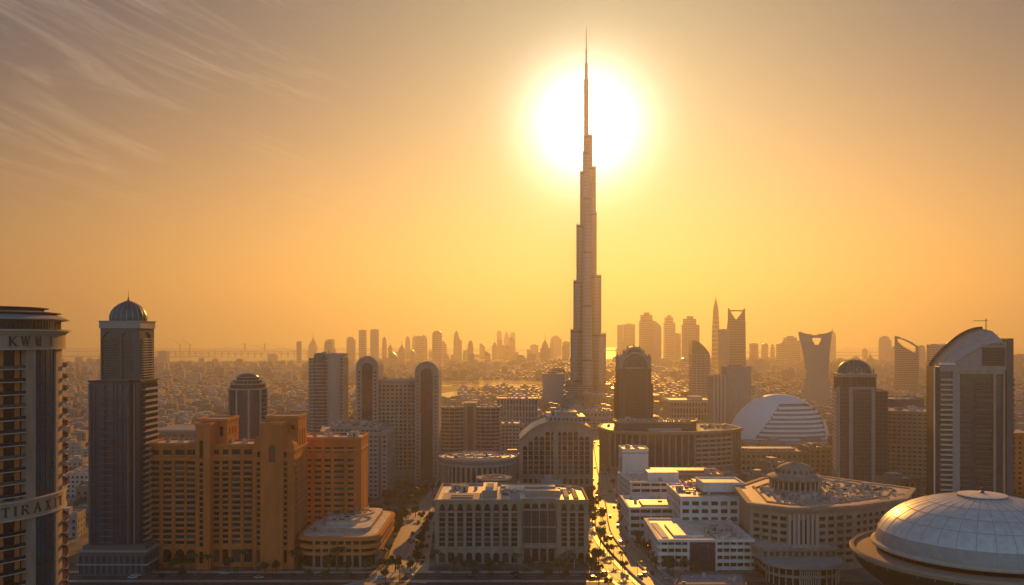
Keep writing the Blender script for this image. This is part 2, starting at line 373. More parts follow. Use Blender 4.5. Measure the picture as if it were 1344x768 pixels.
def letter(b, ch, base, u, n, h, m):
    """one raised letter on a wall: base point, along-wall u, outward n"""
    up = Vector((0, 0, 1)); wmax = max(max(s_[0], s_[2]) for s_ in GLYPH[ch])
    def bar(x0, y0, x1, y1, t, dd):
        a, c = Vector((x0-wmax/2, y0)), Vector((x1-wmax/2, y1)); d = (c-a).normalized() if (c-a).length > 1e-6 else Vector((1, 0)); q = Vector((-d.y, d.x))*t/2
        vs = []
        for o in (0.02, dd):
            for p in (a-q, c-q, c+q, a+q): vs.append(base+u*(p.x*h)+up*(p.y*h)+n*o)
        b.add(vs, [(3, 2, 1, 0), (4, 5, 6, 7), (0, 1, 5, 4), (1, 2, 6, 5), (2, 3, 7, 6), (3, 0, 4, 7)], m)
    for i, s_ in enumerate(GLYPH[ch]): bar(*s_, .16+.004*i)
    for i, (x, y) in enumerate(SERIF[ch]): bar(x-.17, min(max(y, .03), .97), x+.17, min(max(y, .03), .97), .06, .19+.003*i)

# ------------------------------------------------------------ 1 round hotel tower at the left edge
def round_hotel():
    cx, cy, rad = -183.0, 305.0, 30.0; base = math.atan2(-cy, -cx)
    t = thing('hotel_tower', 'round beige tower with lettered bands and curved balconies, cut by the left edge', 'tower', (cx, cy))
    def A(th): return base+R(th)
    g = MB(); g.lathe(cx, cy, [(rad-2.4, 0), (rad-2.4, 117)], 72, glass); g.build('glazing', t, True)
    g = MB(); g.arc(cx, cy, rad-2.3, rad-.35, A(42), A(61), 0, 62.6, teal, 8); g.arc(cx, cy, rad-2.3, rad-.35, A(42), A(61), 68.6, 116.6, teal, 8)
    for k in range(29):
        z = 1+k*4.05
        if 60 < z < 69: continue
        g.arc(cx, cy, rad-.4, rad-.27, A(42), A(61), z, z+.16, bronze, 8)
    for th in (46.5, 51.5, 56.5):
        for za, zb in ((0, 62.6), (68.6, 116.6)): g.arc(cx, cy, rad-.4, rad-.24, A(th-.15), A(th+.15), za, zb, bronze, 1)
    g.build('curtain_wall', t)
    for a0, a1 in ((35, 41.6), (61.5, 73), (110, 116), (-46, -40), (-1.2, 1.2)):
        b = MB(); o = .25 if a1-a0 > 3 else -.9; b.arc(cx, cy, rad-2.35, rad+o, A(a0), A(a1), 0, 117, stone, 6); b.build('pillar', t)
    # inner wall panels between balcony doors, orange sunlight put into their colour
    b = MB()
    for z0_, z1_ in ((0, 62.6), (68.6, 117)):
        for a in list(range(-34, 35, 11))+[78, 84, 90, 96, 102]: b.arc(cx, cy, rad-2.45, rad-2.1, A(a-1.7), A(a+1.7), z0_, z1_, orange2, 3)
    b.build('wall', t)
    for k in range(29):
        z = 1.2+k*4.05
        if 58.5 < z < 69.2 or z > 114: continue
        for a0, a1, ex in ((-40, -1, 0), (1, 35, 0), (73.4, 110, 1.7)):
            b = MB(); b.arc(cx, cy, rad-2.4, rad-.1+ex, A(a0), A(a1), z-.32, z, pale, 14)
            b.arc(cx, cy, rad-.25+ex, rad-.12+ex, A(a0), A(a1), z, z+.95, glass, 14); b.arc(cx, cy, rad-.3+ex, rad-.06+ex, A(a0), A(a1), z+.95, z+1.07, bronze, 14)
            o = b.build('balcony', t)
    # lettered bands
    for z0_, z1_, n_, hgt in ((63, 68.2, 'a', 3.1), (117, 121.6, 'b', 3.0)):
        b = MB(); b.arc(cx, cy, rad-2.4, rad+.75, A(-48), A(118), z0_, z1_, stone, 60)
        b.arc(cx, cy, rad-2.4, rad+1.15, A(-48), A(118), z1_, z1_+.45, pale, 60); b.arc(cx, cy, rad-2.4, rad+1.15, A(-48), A(118), z0_-.45, z0_, pale, 60)
        band = b.build('band', t)
        txt = [('T', 3), ('I', 14), ('R', 27), ('A', 42), ('X', 56), ('I', 66), ('T', 74)] if n_ == 'a' else [('K', 12), ('W', 27), ('U', 43), ('I', 60)]
        b = MB()
        for ch, px in txt:
            th = math.degrees(math.asin(min(.995, (10.6+.2366*px)/(rad+.75)))); a = A(th); nv = Vector((math.cos(a), math.sin(a), 0)); uv = Vector((-nv.y, nv.x, 0))
            letter(b, ch, Vector((cx, cy, z0_+(z1_-z0_-hgt)/2))+nv*(rad+.76), uv, nv, hgt, bronze)
        b.build('lettering', band)
    b = MB()
    for r_, z0_, z1_ in ((rad+1.6, 122.05, 122.5), (rad+2.6, 122.5, 123.1)): b.arc(cx, cy, 5, r_, A(-60), A(178), z0_, z1_, pale, 60)
    b.build('cornice', t)
    g = MB(); g.lathe(cx, cy, [(rad-.9, 123.1), (rad-.9, 125.9)], 72, glass)
    for k in range(60): a = A(-50+k*3); g.arc(cx, cy, rad-.95, rad-.75, a-.004, a+.004, 123.1, 125.9, bronze, 1)
    g.build('clerestory', t)
    b = MB(); b.lathe(cx, cy, [(rad-.5, 125.9), (rad+1.9, 126.3), (rad+1.9, 126.6), (rad-2, 128.2), (rad-3, 128.3)], 72, concrete)
    b.lathe(cx, cy, [(rad-3, 128.3), (rad-.6, 128.5), (rad-.6, 128.8), (rad-6, 129.4), (rad-6, 130.0), (rad-4.5, 130.2), (rad-4.5, 130.5), (0, 131)], 72, dconc); b.build('roof', t, False)
round_hotel()

# ------------------------------------------------------------ 2 dark domed tower
def domed_tower():
    d = 465; x0, x1 = X(116, d), X(179, d); y0, y1 = d+2, d+27; ch = 3
    cx, cy = (x0+x1)/2, (y0+y1)/2
    t = thing('domed_tower', 'dark blue glass tower with stepped shaft and ribbed onion dome, far left', 'tower', (cx, cy))
    body = [(x0, y0), (x1-5, y0), (x1-5, y0+2.5), (x1, y0+2.5), (x1, y1), (x0, y1)]
    zt = Z(505, d)
    clad(t, body, 15, zt, 3.35, 2.6, blue, dmetal, dmetal, bh=.3, out=.12, pier_w=.28)
    b = MB()
    for px in (129, 141): b.box(X(px, d), X(px+6, d), y0-.55, y0+.2, 15, zt+1.2, teal)
    for k in range(28): 
        z = 16+k*3.1
        if z < zt: b.box(X(128.5, d), X(147.5, d), y0-.75, y0-.56, z, z+.5, slate)
    b.build('bay_window', t)
    b = MB(); b.box(x0-.6, x0+.5, y0-.6, y1, 15, zt+.6, slate); b.box(x1-5.4, x1-4.3, y0-.6, y0+2, 15, zt+1.2, slate); b.box(x1-3.2, x1-2.4, y0+1.9, y0+3, 15, zt, tan); b.build('pier', t)
    for k in range(28):
        z = 16+k*3.1
        if z > zt-3: break
        b = MB(); b.box(x1, x1+2.0, y0+5, y1-2, z, z+.3, pale); b.box(x1+1.85, x1+2.0, y0+5, y1-2, z+.3, z+1.2, pale); b.build('balcony', t)
    pod = rect(101, 193, 462, 34)
    b = MB(); b.prism(offset(pod, -.8), 0, 12.2, dconc, top=gravel); b.prism(offset(pod, .3), 12.2, 13, concrete); b.prism(offset(pod, -2), 13, 15, dconc)
    for k in range(12): b.seg(*[(pod[0][0]+(pod[1][0]-pod[0][0])*q/12, pod[0][1]) for q in (k+.25, k+.75)], -.55, .4, 1, 10, blue)
    for k in range(8): b.seg(*[(pod[1][0], pod[1][1]+34*q/8) for q in (k+.25, k+.75)], -.55, .4, 1, 10, blue)
    b.prism(offset(pod, .5), 5.6, 6.2, concrete); b.build('podium', t)
    b = MB(); b.prism(offset(body, .9), zt+1.2, zt+2.2, dmetal, top=gravel); b.prism(offset(body, .15), zt, zt+1.2, dconc); b.build('setback', t)
    # upper shaft with tall arched recesses and ledges
    ux0, ux1 = X(126, d), X(178, d); up = [(ux0, y0+3), (ux1, y0+3), (ux1, y0+22), (ux0, y0+22)]; z0_ = zt+2.2; z1_ = Z(422, d); wins = []
    b = MB(); W_ = ux1-ux0
    for e in range(4):
        A, B = up[e], up[(e+1) % 4]; L_ = math.hypot(B[0]-A[0], B[1]-A[1])
        facade(b, A, B, z0_, z1_, [(L_*.04, L_*.48), (L_*.55, L_*.83)] if e == 0 else [(L_*.12, L_*.88)], [(z0_+.6, z1_-5.2, 'a')], dconc, wins, 1.0, blue, dmetal)
    b.build('upper_shaft', t); place_windows(t, wins)
    b = MB()
    for k in range(8):
        z = z0_+1.2+k*(z1_-z0_-9)/8
        for f_ in (0, 1):
            zz = z+f_*(z1_-z0_-9)/16
            b.seg((ux0+W_*.05, y0+3), (ux0+W_*.47, y0+3), -.1, .8, zz, zz+.45, slate); b.seg((ux0+W_*.56, y0+3), (ux0+W_*.82, y0+3), -.1, .8, zz, zz+.45, slate)
            b.seg((ux1, y0+6), (ux1, y0+19), .9, 1.8, zz, zz+.5, pale)
    b.build('ledge', t)
    b = MB(); b.prism(offset(up, .5), z1_-3.4, z1_, tstone, top=gravel); b.prism(offset(up, .8), z1_, z1_+.5, concrete); b.build('cornice', t)
    ux = (ux0+ux1)/2+.3; uy = y0+12.5; r0 = 9.3; h = Z(393, d)-z1_-.5
    prof = [(r0*.97, 0), (r0, .12), (r0*.985, .28), (r0*.9, .48), (r0*.74, .66), (r0*.52, .81), (r0*.3, .91), (r0*.12, .97), (.15, 1)]
    b = MB(); b.lathe(ux, uy, [(r, z1_+.5+h*q) for r, q in prof], 40, patina); dm = b.build('dome', t, True)
    b = MB()
    for k in range(20):
        a = 2*math.pi*k/20
        for (r1, q1), (r2, q2) in zip(prof[:-1], prof[1:]):
            b.tube((ux+r1*math.cos(a), uy+r1*math.sin(a), z1_+.5+h*q1), (ux+r2*math.cos(a), uy+r2*math.sin(a), z1_+.5+h*q2), .16, metal, 4)
    b.build('rib', dm)
    b = MB(); zt2 = z1_+.5+h; b.lathe(ux, uy, [(.1, zt2-.5), (.7, zt2+.2), (.2, zt2+.9), (.4, zt2+1.4), (.12, zt2+2), (.05, Z(378, d)), (0, Z(377, d))], 10, dmetal); b.build('finial', t)
domed_tower()

# ------------------------------------------------------------ 3 orange hotel
def orange_hotel():
    d = 480; t = thing('orange_hotel', 'big terracotta orange hotel with two tall gate pavilions and rows of windows', 'hotel', (X(290, d), d))
    wins = []; b = MB(); m = d/F; zr = Z(584, d)
    def cx_(pairs, x0): return [(X(a, d)-x0, X(c, d)-x0) for a, c in pairs]
    rows = rows_n(Z(716, d), Z(604, d), 15, .72, lift=.1); ar = [(Z(740, d), Z(721, d), 'a')]
    att = [(Z(598, d), Z(590.5, d), 'r')]
    def vol(px0, px1, d0, dep, z1, cols, rws, side_cols=None, side_rows=None):
        p = rect(px0, px1, d0, dep)
        facade(b, p[0], p[1], 0, z1, [(c[0], c[1]) for c in cols], rws, orange, wins, .7, sill=.6 if len(cols) > 1 and len(rws) > 3 else .2, fm=bronze)
        if side_cols: facade(b, p[1], p[2], 0, z1, side_cols, side_rows, orange, wins, .6, sill=.6)
        else: facade(b, p[1], p[2], 0, z1, [], [], orange, wins)
        facade(b, p[2], p[3], 0, z1, [], [], orange, wins); facade(b, p[3], p[0], 0, z1, [], [], orange, wins)
        return p
    def pc(pairs, px0, d0): return [((a-px0)*d/F*1.0*d0/d, (c-px0)*d/F*d0/d) for a, c in pairs]
    vols = []
    lw = vol(193.5, 258, d, 24, zr, pc([(198, 209), (214, 225), (230, 242), (245, 256)], 193.5, d), ar+rows+att); vols.append((lw, zr))
    mw = vol(275, 332, d+1.5, 22, zr-.6, pc([(280, 287.5), (292, 299.5), (304.5, 315.5), (320, 330.5)], 275, d+1.5), [(Z(740, d), Z(722, d), 'r')]+rows+att); vols.append((mw, zr-.6))
    rw = vol(394, 474, 518, 24, Z(576, 518), pc([(400, 408), (413, 421.5), (426, 434), (438, 451.5), (456, 464)], 394, 518), rows_n(Z(690, 518), Z(600, 518), 12, .58, lift=.1)+[(Z(595, 518), Z(587, 518), 'r')]); vols.append((rw, Z(576, 518)))
    # pavilions: slim front tower, broader block behind
    f1 = vol(256.5, 276, d-4, 14, Z(558, d-4), pc([(261.5, 266.5)], 256.5, d-4), [(Z(740, d-4), Z(724, d-4), 'r')]+rows+[(Z(602, d-4), Z(578, d-4), 'a')]); vols.append((f1, Z(558, d-4)))
    b1 = vol(258.5, 298.5, d+8, 20, Z(552, d+8), [(12, 14)], [(Z(572, d+8), Z(560, d+8), 'r')], [(3, 5), (8, 10), (13, 15)], [(Z(572, d+8), Z(562, d+8), 'a')]); vols.append((b1, Z(552, d+8)))
    body2 = vol(332.5, 386, d-3, 32, Z(592, d-3), pc([(337, 342.5), (354, 358.5), (371, 376.5)], 332.5, d-3), [(Z(740, d-3), Z(722, d-3), 'r')]+rows+[(Z(601, d-3), Z(590.5+2, d-3), 'a')],
                [(3+4.6*k, 5.6+4.6*k) for k in range(6)], rows); vols.append((body2, Z(592, d-3)))
    f2 = vol(341.5, 371, d-5.5, 14, Z(557, d-5.5), [(X(352, d)-X(341.5, d)+.2, X(361, d)-X(341.5, d))], rows[:0]+[(Z(607, d-5), Z(584, d-5), 'a')]); vols.append((f2, Z(557, d-5.5)))
    b2 = vol(349, 391.5, d+7, 20, Z(548, d+7), [(13.5, 15.5)], [(Z(566, d), Z(560, d), 'r')], [(3, 5.2), (8, 10.2), (13, 15.2)], [(Z(600, d), Z(566, d), 'a')]); vols.append((b2, Z(548, d+7)))
    # curved shoulders beside the second front tower
    zs = Z(592, d-3)+1.0
    for sx0, sx1 in ((X(332.5, d-3), X(341.5, d-3)), (X(386, d-3), X(371, d-3))):
        pts = [(sx0, zs)]+[(sx1+(sx0-sx1)*math.cos(a*math.pi/16), zs+7.5*math.sin(a*math.pi/16)) for a in range(1, 9)]+[(sx1, zs)]
        if sx0 > sx1: pts = pts[::-1]
        n = len(pts); vs = [(x, d-3.01, z) for x, z in pts]+[(x, d+6, z) for x, z in pts]
        b.add(vs, [tuple(range(n))[::-1], tuple(range(n, 2*n))]+[(i, (i+1) % n, n+(i+1) % n, n+i) for i in range(n)], orange)
    b.build('wall', t)
    place_windows(t, wins, 98)
    for p, z in vols:
        q = MB(); q.prism(offset(p, -.5), z-.3, z+.04, gravel2); q.build('roof', t)
        q = MB(); q.ring(offset(p, .35), offset(p, -.5), z-.4, z+1.0, orange2); q.build('parapet', t)
    for p, ed in ((lw, (0,)), (mw, (0,)), (body2, (1,)), (rw, (0, 1))):
        za = Z(602, d); q = MB()
        for e in ed: q.seg(p[e], p[(e+1) % 4], .5, .6, za, za+.5, orange2); q.seg(p[e], p[(e+1) % 4], .3, .4, za-.9, za+.01, orange2)
        q.build('cornice', t); q = MB()
        if p is not rw:
            for e in ed: q.seg(p[e], p[(e+1) % 4], .4, .5, Z(719, d), Z(719, d)+.5, orange2)
            q.build('string_course', t)
    q = MB()
    for p, px0, prs, d0 in ((lw, 193.5, [(193.7, 196.5), (210, 213), (226, 229), (242.6, 244.4)], d), (mw, 275, [(288.6, 291), (300.8, 303.2), (316.8, 319)], d+1.5), (rw, 394, [(394.5, 398.5), (409.3, 412), (422.7, 425), (435, 437.2), (452.5, 455), (466, 473.5)], 518)):
        for a, c in prs: q.box(X(a, d0), X(c, d0), d0-.45, d0+.1, 0 if p is not rw else 3, Z(603.5, d), orange)
    for a, c in ((332.7, 336), (343.5, 352.6), (360, 369.5), (378, 385.8)): q.box(X(a, d-3), X(c, d-3), d-3-.5, d-2.9, 0, Z(606, d), orange)
    q.build('pier', t)
    clutter(t, lw, zr, 5, 3); clutter(t, mw, zr-.6, 3, 4); clutter(t, rw, Z(576, 518), 7, 5)
orange_hotel()

# ------------------------------------------------------------ 4 rounded low podium block
def rrect(x0, x1, y0, y1, r, n=6):
    pts = []
    for cx, cy, a in ((x1-r, y0+r, -90), (x1-r, y1-r, 0), (x0+r, y1-r, 90), (x0+r, y0+r, 180)):
        for k in range(n+1): q = R(a+90*k/n); pts.append((cx+r*math.cos(q), cy+r*math.sin(q)))
    return pts
def podium():
    t = thing('low_block', 'low round-cornered block with stepped sunlit roof in front of the orange hotel', 'building', (-90, 500))
    x0, x1, y0, y1 = X(389, 475), -70, 475, 548
    o = rrect(x0, x1, y0, y1, 9); b = MB(); b.prism(offset(o, -2.4), 0, 17, glass); b.build('glazing', t)
    b = MB(); b.prism(offset(o, -.6), 0, 1.2, stone)
    for z0_, z1_ in ((7.6, 9.2), (11.0, 13.1)): b.ring(offset(o, .6), offset(o, -2.5), z0_, z1_, orange2)
    for k in range(0, len(o)): 
        pass
    L_ = x1-x0-18
    for k in range(7): xx = x0+9+L_*k/6; b.box(xx-.6, xx+.6, y0+.2, y0+2.5, 0, 15.2, stone)
    for k in range(9): yy = y0+9+(y1-y0-18)*k/8; b.box(x1-2.5, x1-.2, yy-.6, yy+.6, 0, 15.2, stone)
    b.build('cladding', t)
    b = MB(); b.ring(offset(o, 1.2), offset(o, -3), 15.2, 16.4, orange2); b.ring(offset(o, .6), offset(o, -3), 16.4, 17.2, orange2); b.build('cornice', t)
    b = MB(); b.prism(offset(o, -1.5), 16.9, 17.25, gravel2); o2 = rrect(x0+6, x1-6, y0+10, y1-4, 6); b.prism(o2, 17.25, 19.6, stone, top=gravel2); o3 = rrect(x0+10, x1-14, y0+18, y1-7, 4); b.prism(o3, 19.6, 21.4, pale, top=gravel2)
    b.ring(o3, offset(o3, -.5), 21.4, 22.1, stone); b.build('roof', t)
    cx, cy = (x0+x1)/2, (y0+y1)/2+6
    b = MB(); b.ring(circle(cx, cy, 11, sx=1.2), circle(cx, cy, 9.6, sx=1.2), 21.4, 22.3, pale); b.ring(circle(cx, cy, 6), circle(cx, cy, 5), 21.4, 22.6, tan); b.tube((cx+3, cy, 21.4), (cx+3, cy, 26.5), .8, stone, 8); b.build('roof_ornament', t)
    clutter(t, o3, 21.4, 14, 9, ('roof_unit', 'duct', 'skylight'), .8, avoid=[(cx, cy, 8)])
podium()

# ------------------------------------------------------------ 5 round blue tower behind the orange hotel
def round_blue():
    d = 715; cx, cy = X(325.5, 715), d; r = 14.6; t = thing('round_tower', 'dark blue drum tower with tiered cap, rising behind the orange hotel', 'tower', (cx, cy))
    zt = Z(512, d-10); p = circle(cx, cy, r, 40)
    clad(t, p, 0, zt, 3.3, 3.4, blue, dmetal, dmetal, bh=.35, out=.12, pier_w=.3)
    b = MB()
    for k in range(10): a = 2*math.pi*k/10; b.arc(cx, cy, r-.2, r+.75, a-.05, a+.05, 0, zt+.5, tstone, 2)
    for k in range(int(zt/3.3)): b.arc(cx, cy, r, r+1.5, -.55, .25, 3.3*k+1, 3.3*k+1.4, tstone, 6)
    b.build('pier', t)
    b = MB()
    for i, (rr, z0_, z1_) in enumerate(((r+.5, 0, 1.2), (r-1.2, 1.2, 4), (r-.6, 4, 4.8), (r-4, 4.8, 7), (r-3, 7, 7.6), (r-6, 7.6, 9.3), (r-5.2, 9.3, 9.9))):
        b.prism(circle(cx, cy, rr, 32), zt+z0_, zt+z1_, tstone if i % 2 == 0 else dmetal)
    b.lathe(cx, cy, [(r-6.5, zt+9.9), (r-7.5, zt+11), (r-10, zt+12.2), (0, zt+12.8)], 24, patina); b.build('cap', t)
    b = MB()
    for k in range(24):
        a = 2*math.pi*k/24; b.tube((cx+(r-.8)*math.cos(a), cy+(r-.8)*math.sin(a), zt+4.8), (cx+(r-3.6)*math.cos(a), cy+(r-3.6)*math.sin(a), zt+7), .2, tstone, 4)
    b.build('fin', t)
round_blue()

# ------------------------------------------------------------ 6 tall twin-bay tower left of centre
def bay_tower():
    d = 900; x0, x1 = X(405, d), X(450, d); t = thing('bay_tower', 'grey tower with flat crown and two bowed glass bays, left of the arched pair', 'tower', ((x0+x1)/2, d))
    zt = Z(470, d); p = [(x0, d+2), (x1, d+2), (x1, d+28), (x0, d+28)]
    clad(t, p, 0, zt, 3.4, 3.0, haze_glass, concrete, concrete, bh=1.2, out=.2, pier_w=.7)
    for a, c in ((X(411, d), X(427, d)), (X(429.5, d), X(446, d))):
        b = MB(); m = (a+c)/2; r = (c-a)/2; b.lathe(m, d+2, [(r, 0), (r, zt+1), (r*.8, zt+3.5), (r*.4, zt+5)], 12, teal if a < X(420, d) else tstone, math.pi, 2*math.pi, 1, .55)
        for k in range(int(zt/3.4)): b.lathe(m, d+2, [(r+.25, 3.4*k), (r+.25, 3.4*k+.8), (r-.1, 3.4*k+.8)], 10, concrete, math.pi, 2*math.pi, 1, .55)
        b.build('bay_window', t)
    b = MB(); q = [(X(412, d), d+3), (x1, d+3), (x1, d+26), (X(412, d), d+26)]; b.prism(q, zt, Z(464, d)-1.2, tstone); b.prism(offset(q, .9), Z(464, d)-1.2, Z(464, d), concrete, top=gravel); b.build('crown', t)
    b = MB(); b.tube((X(428, d), d+12, Z(464, d)), (X(428, d), d+12, Z(459, d)), .25, dmetal); b.box(X(420, d), X(426, d), d+8, d+14, Z(464, d), Z(462, d), metal); b.build('roof_unit', t)
    lowp = rect(380, 411, 905, 22); z2 = Z(540, 905); clad(t, lowp, 0, z2, 3.4, 3, haze_glass, concrete, concrete, bh=1.1, out=.2); roof(t, lowp, z2)
bay_tower()

# ------------------------------------------------------------ 7 arched twin towers joined by a slab block
def arch_out(x0, x1, z0, zs, n=18):
    r = (x1-x0)/2; m = (x0+x1)/2
    return [(x0, z0)]+[(m-r*math.cos(math.pi*i/n), zs+r*math.sin(math.pi*i/n)) for i in range(n+1)]+[(x1, z0)]
def arch_slab(b, x0, x1, y0, y1, z0, zs, m):
    o = arch_out(x0, x1, z0, zs); n = len(o)
    b.add([(x, y0, z) for x, z in o]+[(x, y1, z) for x, z in o], [tuple(range(n))[::-1], tuple(range(n, 2*n))]+[(i, (i+1) % n, n+(i+1) % n, n+i) for i in range(n)], m)
def arch_ring(b, o, i_, y0, y1, m):
    n = len(o); vs = [(x, y, z) for y in (y0, y1) for pts in (o, i_) for x, z in pts]; fs = []
    for k in range(n-1): fs += [(k+1, k, n+k, n+k+1), (2*n+k, 2*n+k+1, 3*n+k+1, 3*n+k), (k, k+1, 2*n+k+1, 2*n+k), (n+k+1, n+k, 3*n+k, 3*n+k+1)]
    b.add(vs, fs, m)
def twin_arch():
    t = thing('arched_twin_towers', 'pair of round-topped grey towers joined by a lower slab of small windows', 'tower block', (X(522, 787), 787))
    for px0, px1, d, top in ((468, 496, 790, 468), (545, 575, 780, 475)):
        x0, x1 = X(px0, d), X(px1, d); r = (x1-x0)/2; zs = Z(top, d)-r; ins = 4.6
        b = MB(); arch_slab(b, x0+.6, x1-.6, d+1.6, d+30, 0, zs, tstone); b.build('wall', t)
        b = MB(); o = arch_out(x0, x1, 0, zs); i_ = arch_out(x0+ins, x1-ins, 0, zs-1); arch_ring(b, o, i_, d, d+1.62, stone)
        o2 = arch_out(x0-.5, x1+.5, 0, zs); i2 = arch_out(x0+1.0, x1-1.0, 0, zs); arch_ring(b, o2, i2, d-.5, d+31, concrete)
        b.build('arch_frame', t)
        b = MB(); arch_slab(b, x0+ins-.1, x1-ins+.1, d+1.0, d+1.64, 0, zs-1.05, teal)
        for k in range(int(zs/3.3)): b.box(x0+ins+.1, x1-ins-.1, d+.8, d+1.02, 3.3*k+2, 3.3*k+2.25, bronze)
        xm = (x0+x1)/2
        for q in (-2.2, 0, 2.2): b.box(xm+q-.15, xm+q+.15, d+.75, d+1.03, 0, zs+2, bronze)
        b.build('glazing', t)
        b = MB()
        for k in range(int(zs/3.3)): 
            for yy in range(5): b.box(x1-.7, x1+.02, d+4+yy*5, d+6.4+yy*5, 3.3*k+1.2, 3.3*k+3, glass)
            for e0, e1 in ((x0+1.4, x0+3.2), (x1-3.2, x1-1.4)): b.box(e0, e1, d-.03, d+.3, 3.3*k+1.2, 3.3*k+2.7, glass)
        b.build('slit_glazing', t)
    d = 794; p = rect(494, 547, d, 20); zt = Z(500, d); wins = []; b = MB(); L_ = p[1][0]-p[0][0]
    facade(b, p[0], p[1], 0, zt, cols_n(L_, 9, .58, .8), rows_n(6, zt-3, 22, .52), stone, wins, .5)
    for e in (1, 2, 3): facade(b, p[e], p[(e+1) % 4], 0, zt, [], [], stone, wins)
    b.build('slab_wall', t); place_windows(t, wins); roof(t, p, zt, 1.2, wm=pale); clutter(t, p, zt, 8, 21)
twin_arch()

# ------------------------------------------------------------ generic blocks with real window openings
def punched(name, label, cat, polys, wallm, fl, bay, seed, wfr=.55, hfr=.5, rm=None, clut=10, base=0, pm=None, edges=(0, 1, 3), sill=0.0, gm=None, group=None, sc=1.0, depth=.45):
    """polys: list of (outline, z0, z1) volumes of one building"""
    c = centre(polys[0][0]); t = thing(name, label, cat, c, group); wins = []; b = MB()
    for p, z0, z1 in polys:
        n = len(p)
        for e in range(n):
            A, B = p[e], p[(e+1) % n]; L_ = math.hypot(B[0]-A[0], B[1]-A[1])
            if e in edges and L_ > bay*1.2: facade(b, A, B, z0, z1, cols_n(L_, max(1, int(L_/bay)), wfr, .4), rows_n(z0+base, z1-.8, max(1, int((z1-.8-z0-base)/fl)), hfr), wallm, wins, depth, gm=gm, sill=sill)
            else: facade(b, A, B, z0, z1, [], [], wallm, wins)
    b.build('wall', t); place_windows(t, wins)
    for k, (p, z0, z1) in enumerate(polys):
        roof(t, p, z1, 1.0, rm=rm or gravel, wm=pm or wallm, out=.25)
    return t
def ribbons(t, polys, fl, bandm, gm, out=.5, bh=1.3, colw=0, wallm=None, ph=1.0, rm=None):
    """office floors: solid spandrel bands, recessed strip glazing"""
    for p, z0, z1 in polys:
        g = MB(); g.prism(offset(p, -.9), z0, z1-.3, gm); g.build('glazing', t)
        nf = max(1, int(round((z1-z0)/fl))); st = (z1-z0)/nf; b = MB()
        for k in range(nf): b.ring(offset(p, out), offset(p, -1.0), z0+k*st, z0+k*st+bh, bandm)
        n = len(p)
        if colw:
            for i in range(n):
                A, B = Vector(p[i]), Vector(p[(i+1) % n]); L_ = (B-A).length; m = max(1, int(round(L_/colw)))
                for j in range(m+1):
                    c = A+(B-A)*(j/m); u = (B-A)/L_; b.seg(c-u*.3, c+u*.3, out-.35, .9+out-.35, z0, z1-.1, bandm)
        b.build('spandrel', t)
        roof(t, p, z1, ph, .6, rm=rm or gravel2, wm=bandm, out=out+.1)

# 8 cluttered-roof block behind the orange hotel
p8 = [(X(420, 700), 700), (X(508, 690), 690), (X(520, 745), 745), (X(424, 752), 752)]
t = punched('apartment_block', 'grey apartment block with cluttered roof right behind the orange hotel', 'apartment block', [(p8, 0, Z(570, 690)), (offset(p8, -8), Z(570, 690)-.5, Z(562, 700))], concrete, 3.3, 3.4, 31, .66, .55, sill=.7, pm=stone)
clutter(t, offset(p8, -9), Z(562, 700), 26, 32); clutter(t, p8, Z(570, 690), 10, 33, ('roof_unit', 'duct'), .8)
b = MB(); b.seg((X(497, 692)-.1, 691.3), (X(500.5, 692), 690.9), .4, .5, 0, Z(570, 690)-1, dconc); b.build('stair_tower', t)
# 9 twin bowed apartments
def bowed():
    d = 860; t = thing('apartment_block', 'bowed twin apartment block with dark balconies behind the drum building', 'apartment block', (X(617, d), d+10)); zt = Z(536, d)
    for a, c in ((577, 609.5), (624, 657)):
        x0, x1 = X(a, d), X(c, d); xm = (x0+x1)/2; wd = (x1-x0)/2
        p = [(xm+wd*math.cos(math.pi+math.pi*k/14)*1.0, d+7+7*math.sin(math.pi+math.pi*k/14)) for k in range(15)]+[(x1, d+30), (x0, d+30)]
        g = MB(); g.prism(offset(p, -1.1), 0, zt, teal); g.build('glazing', t)
        for k in range(int(zt/3.5)):
            b = MB(); z = 2.5+k*3.5; b.ring(offset(p, .3), offset(p, -1.2), z-.3, z+.05, concrete); b.ring(offset(p, .3), offset(p, .12), z+.05, z+1.05, concrete); b.build('balcony', t)
        b = MB()
        for k in range(0, 15, 2): q = p[k]; b.box(q[0]-.3, q[0]+.3, q[1]-.1, q[1]+1.2, 0, zt, stone)
        b.build('pier', t); roof(t, p, zt, 1.2, .5, out=.5)
        clutter(t, p, zt, 9, a, sc=.9)
    b = MB(); x0, x1 = X(609, d), X(624.5, d); b.box(x0, x1, d+5, d+29, 0, zt+4, stone, top=gravel); b.box(x0+3, x1-3, d+4.8, d+5.1, 0, zt+1, dconc); b.box(x0-.5, x1+.5, d+4.5, d+29.5, zt+4, zt+4.8, pale); b.build('stair_tower', t)
bowed()
# 10 small white block
p10 = rect(658, 682, 900, 26); t = punched('small_block', 'small pale block squeezed between bowed apartments and arched facade', 'building', [(p10, 0, Z(557, 900))], pale, 3.5, 3.2, 41, .6, .55); clutter(t, p10, Z(557, 900), 5, 42, sc=.8)
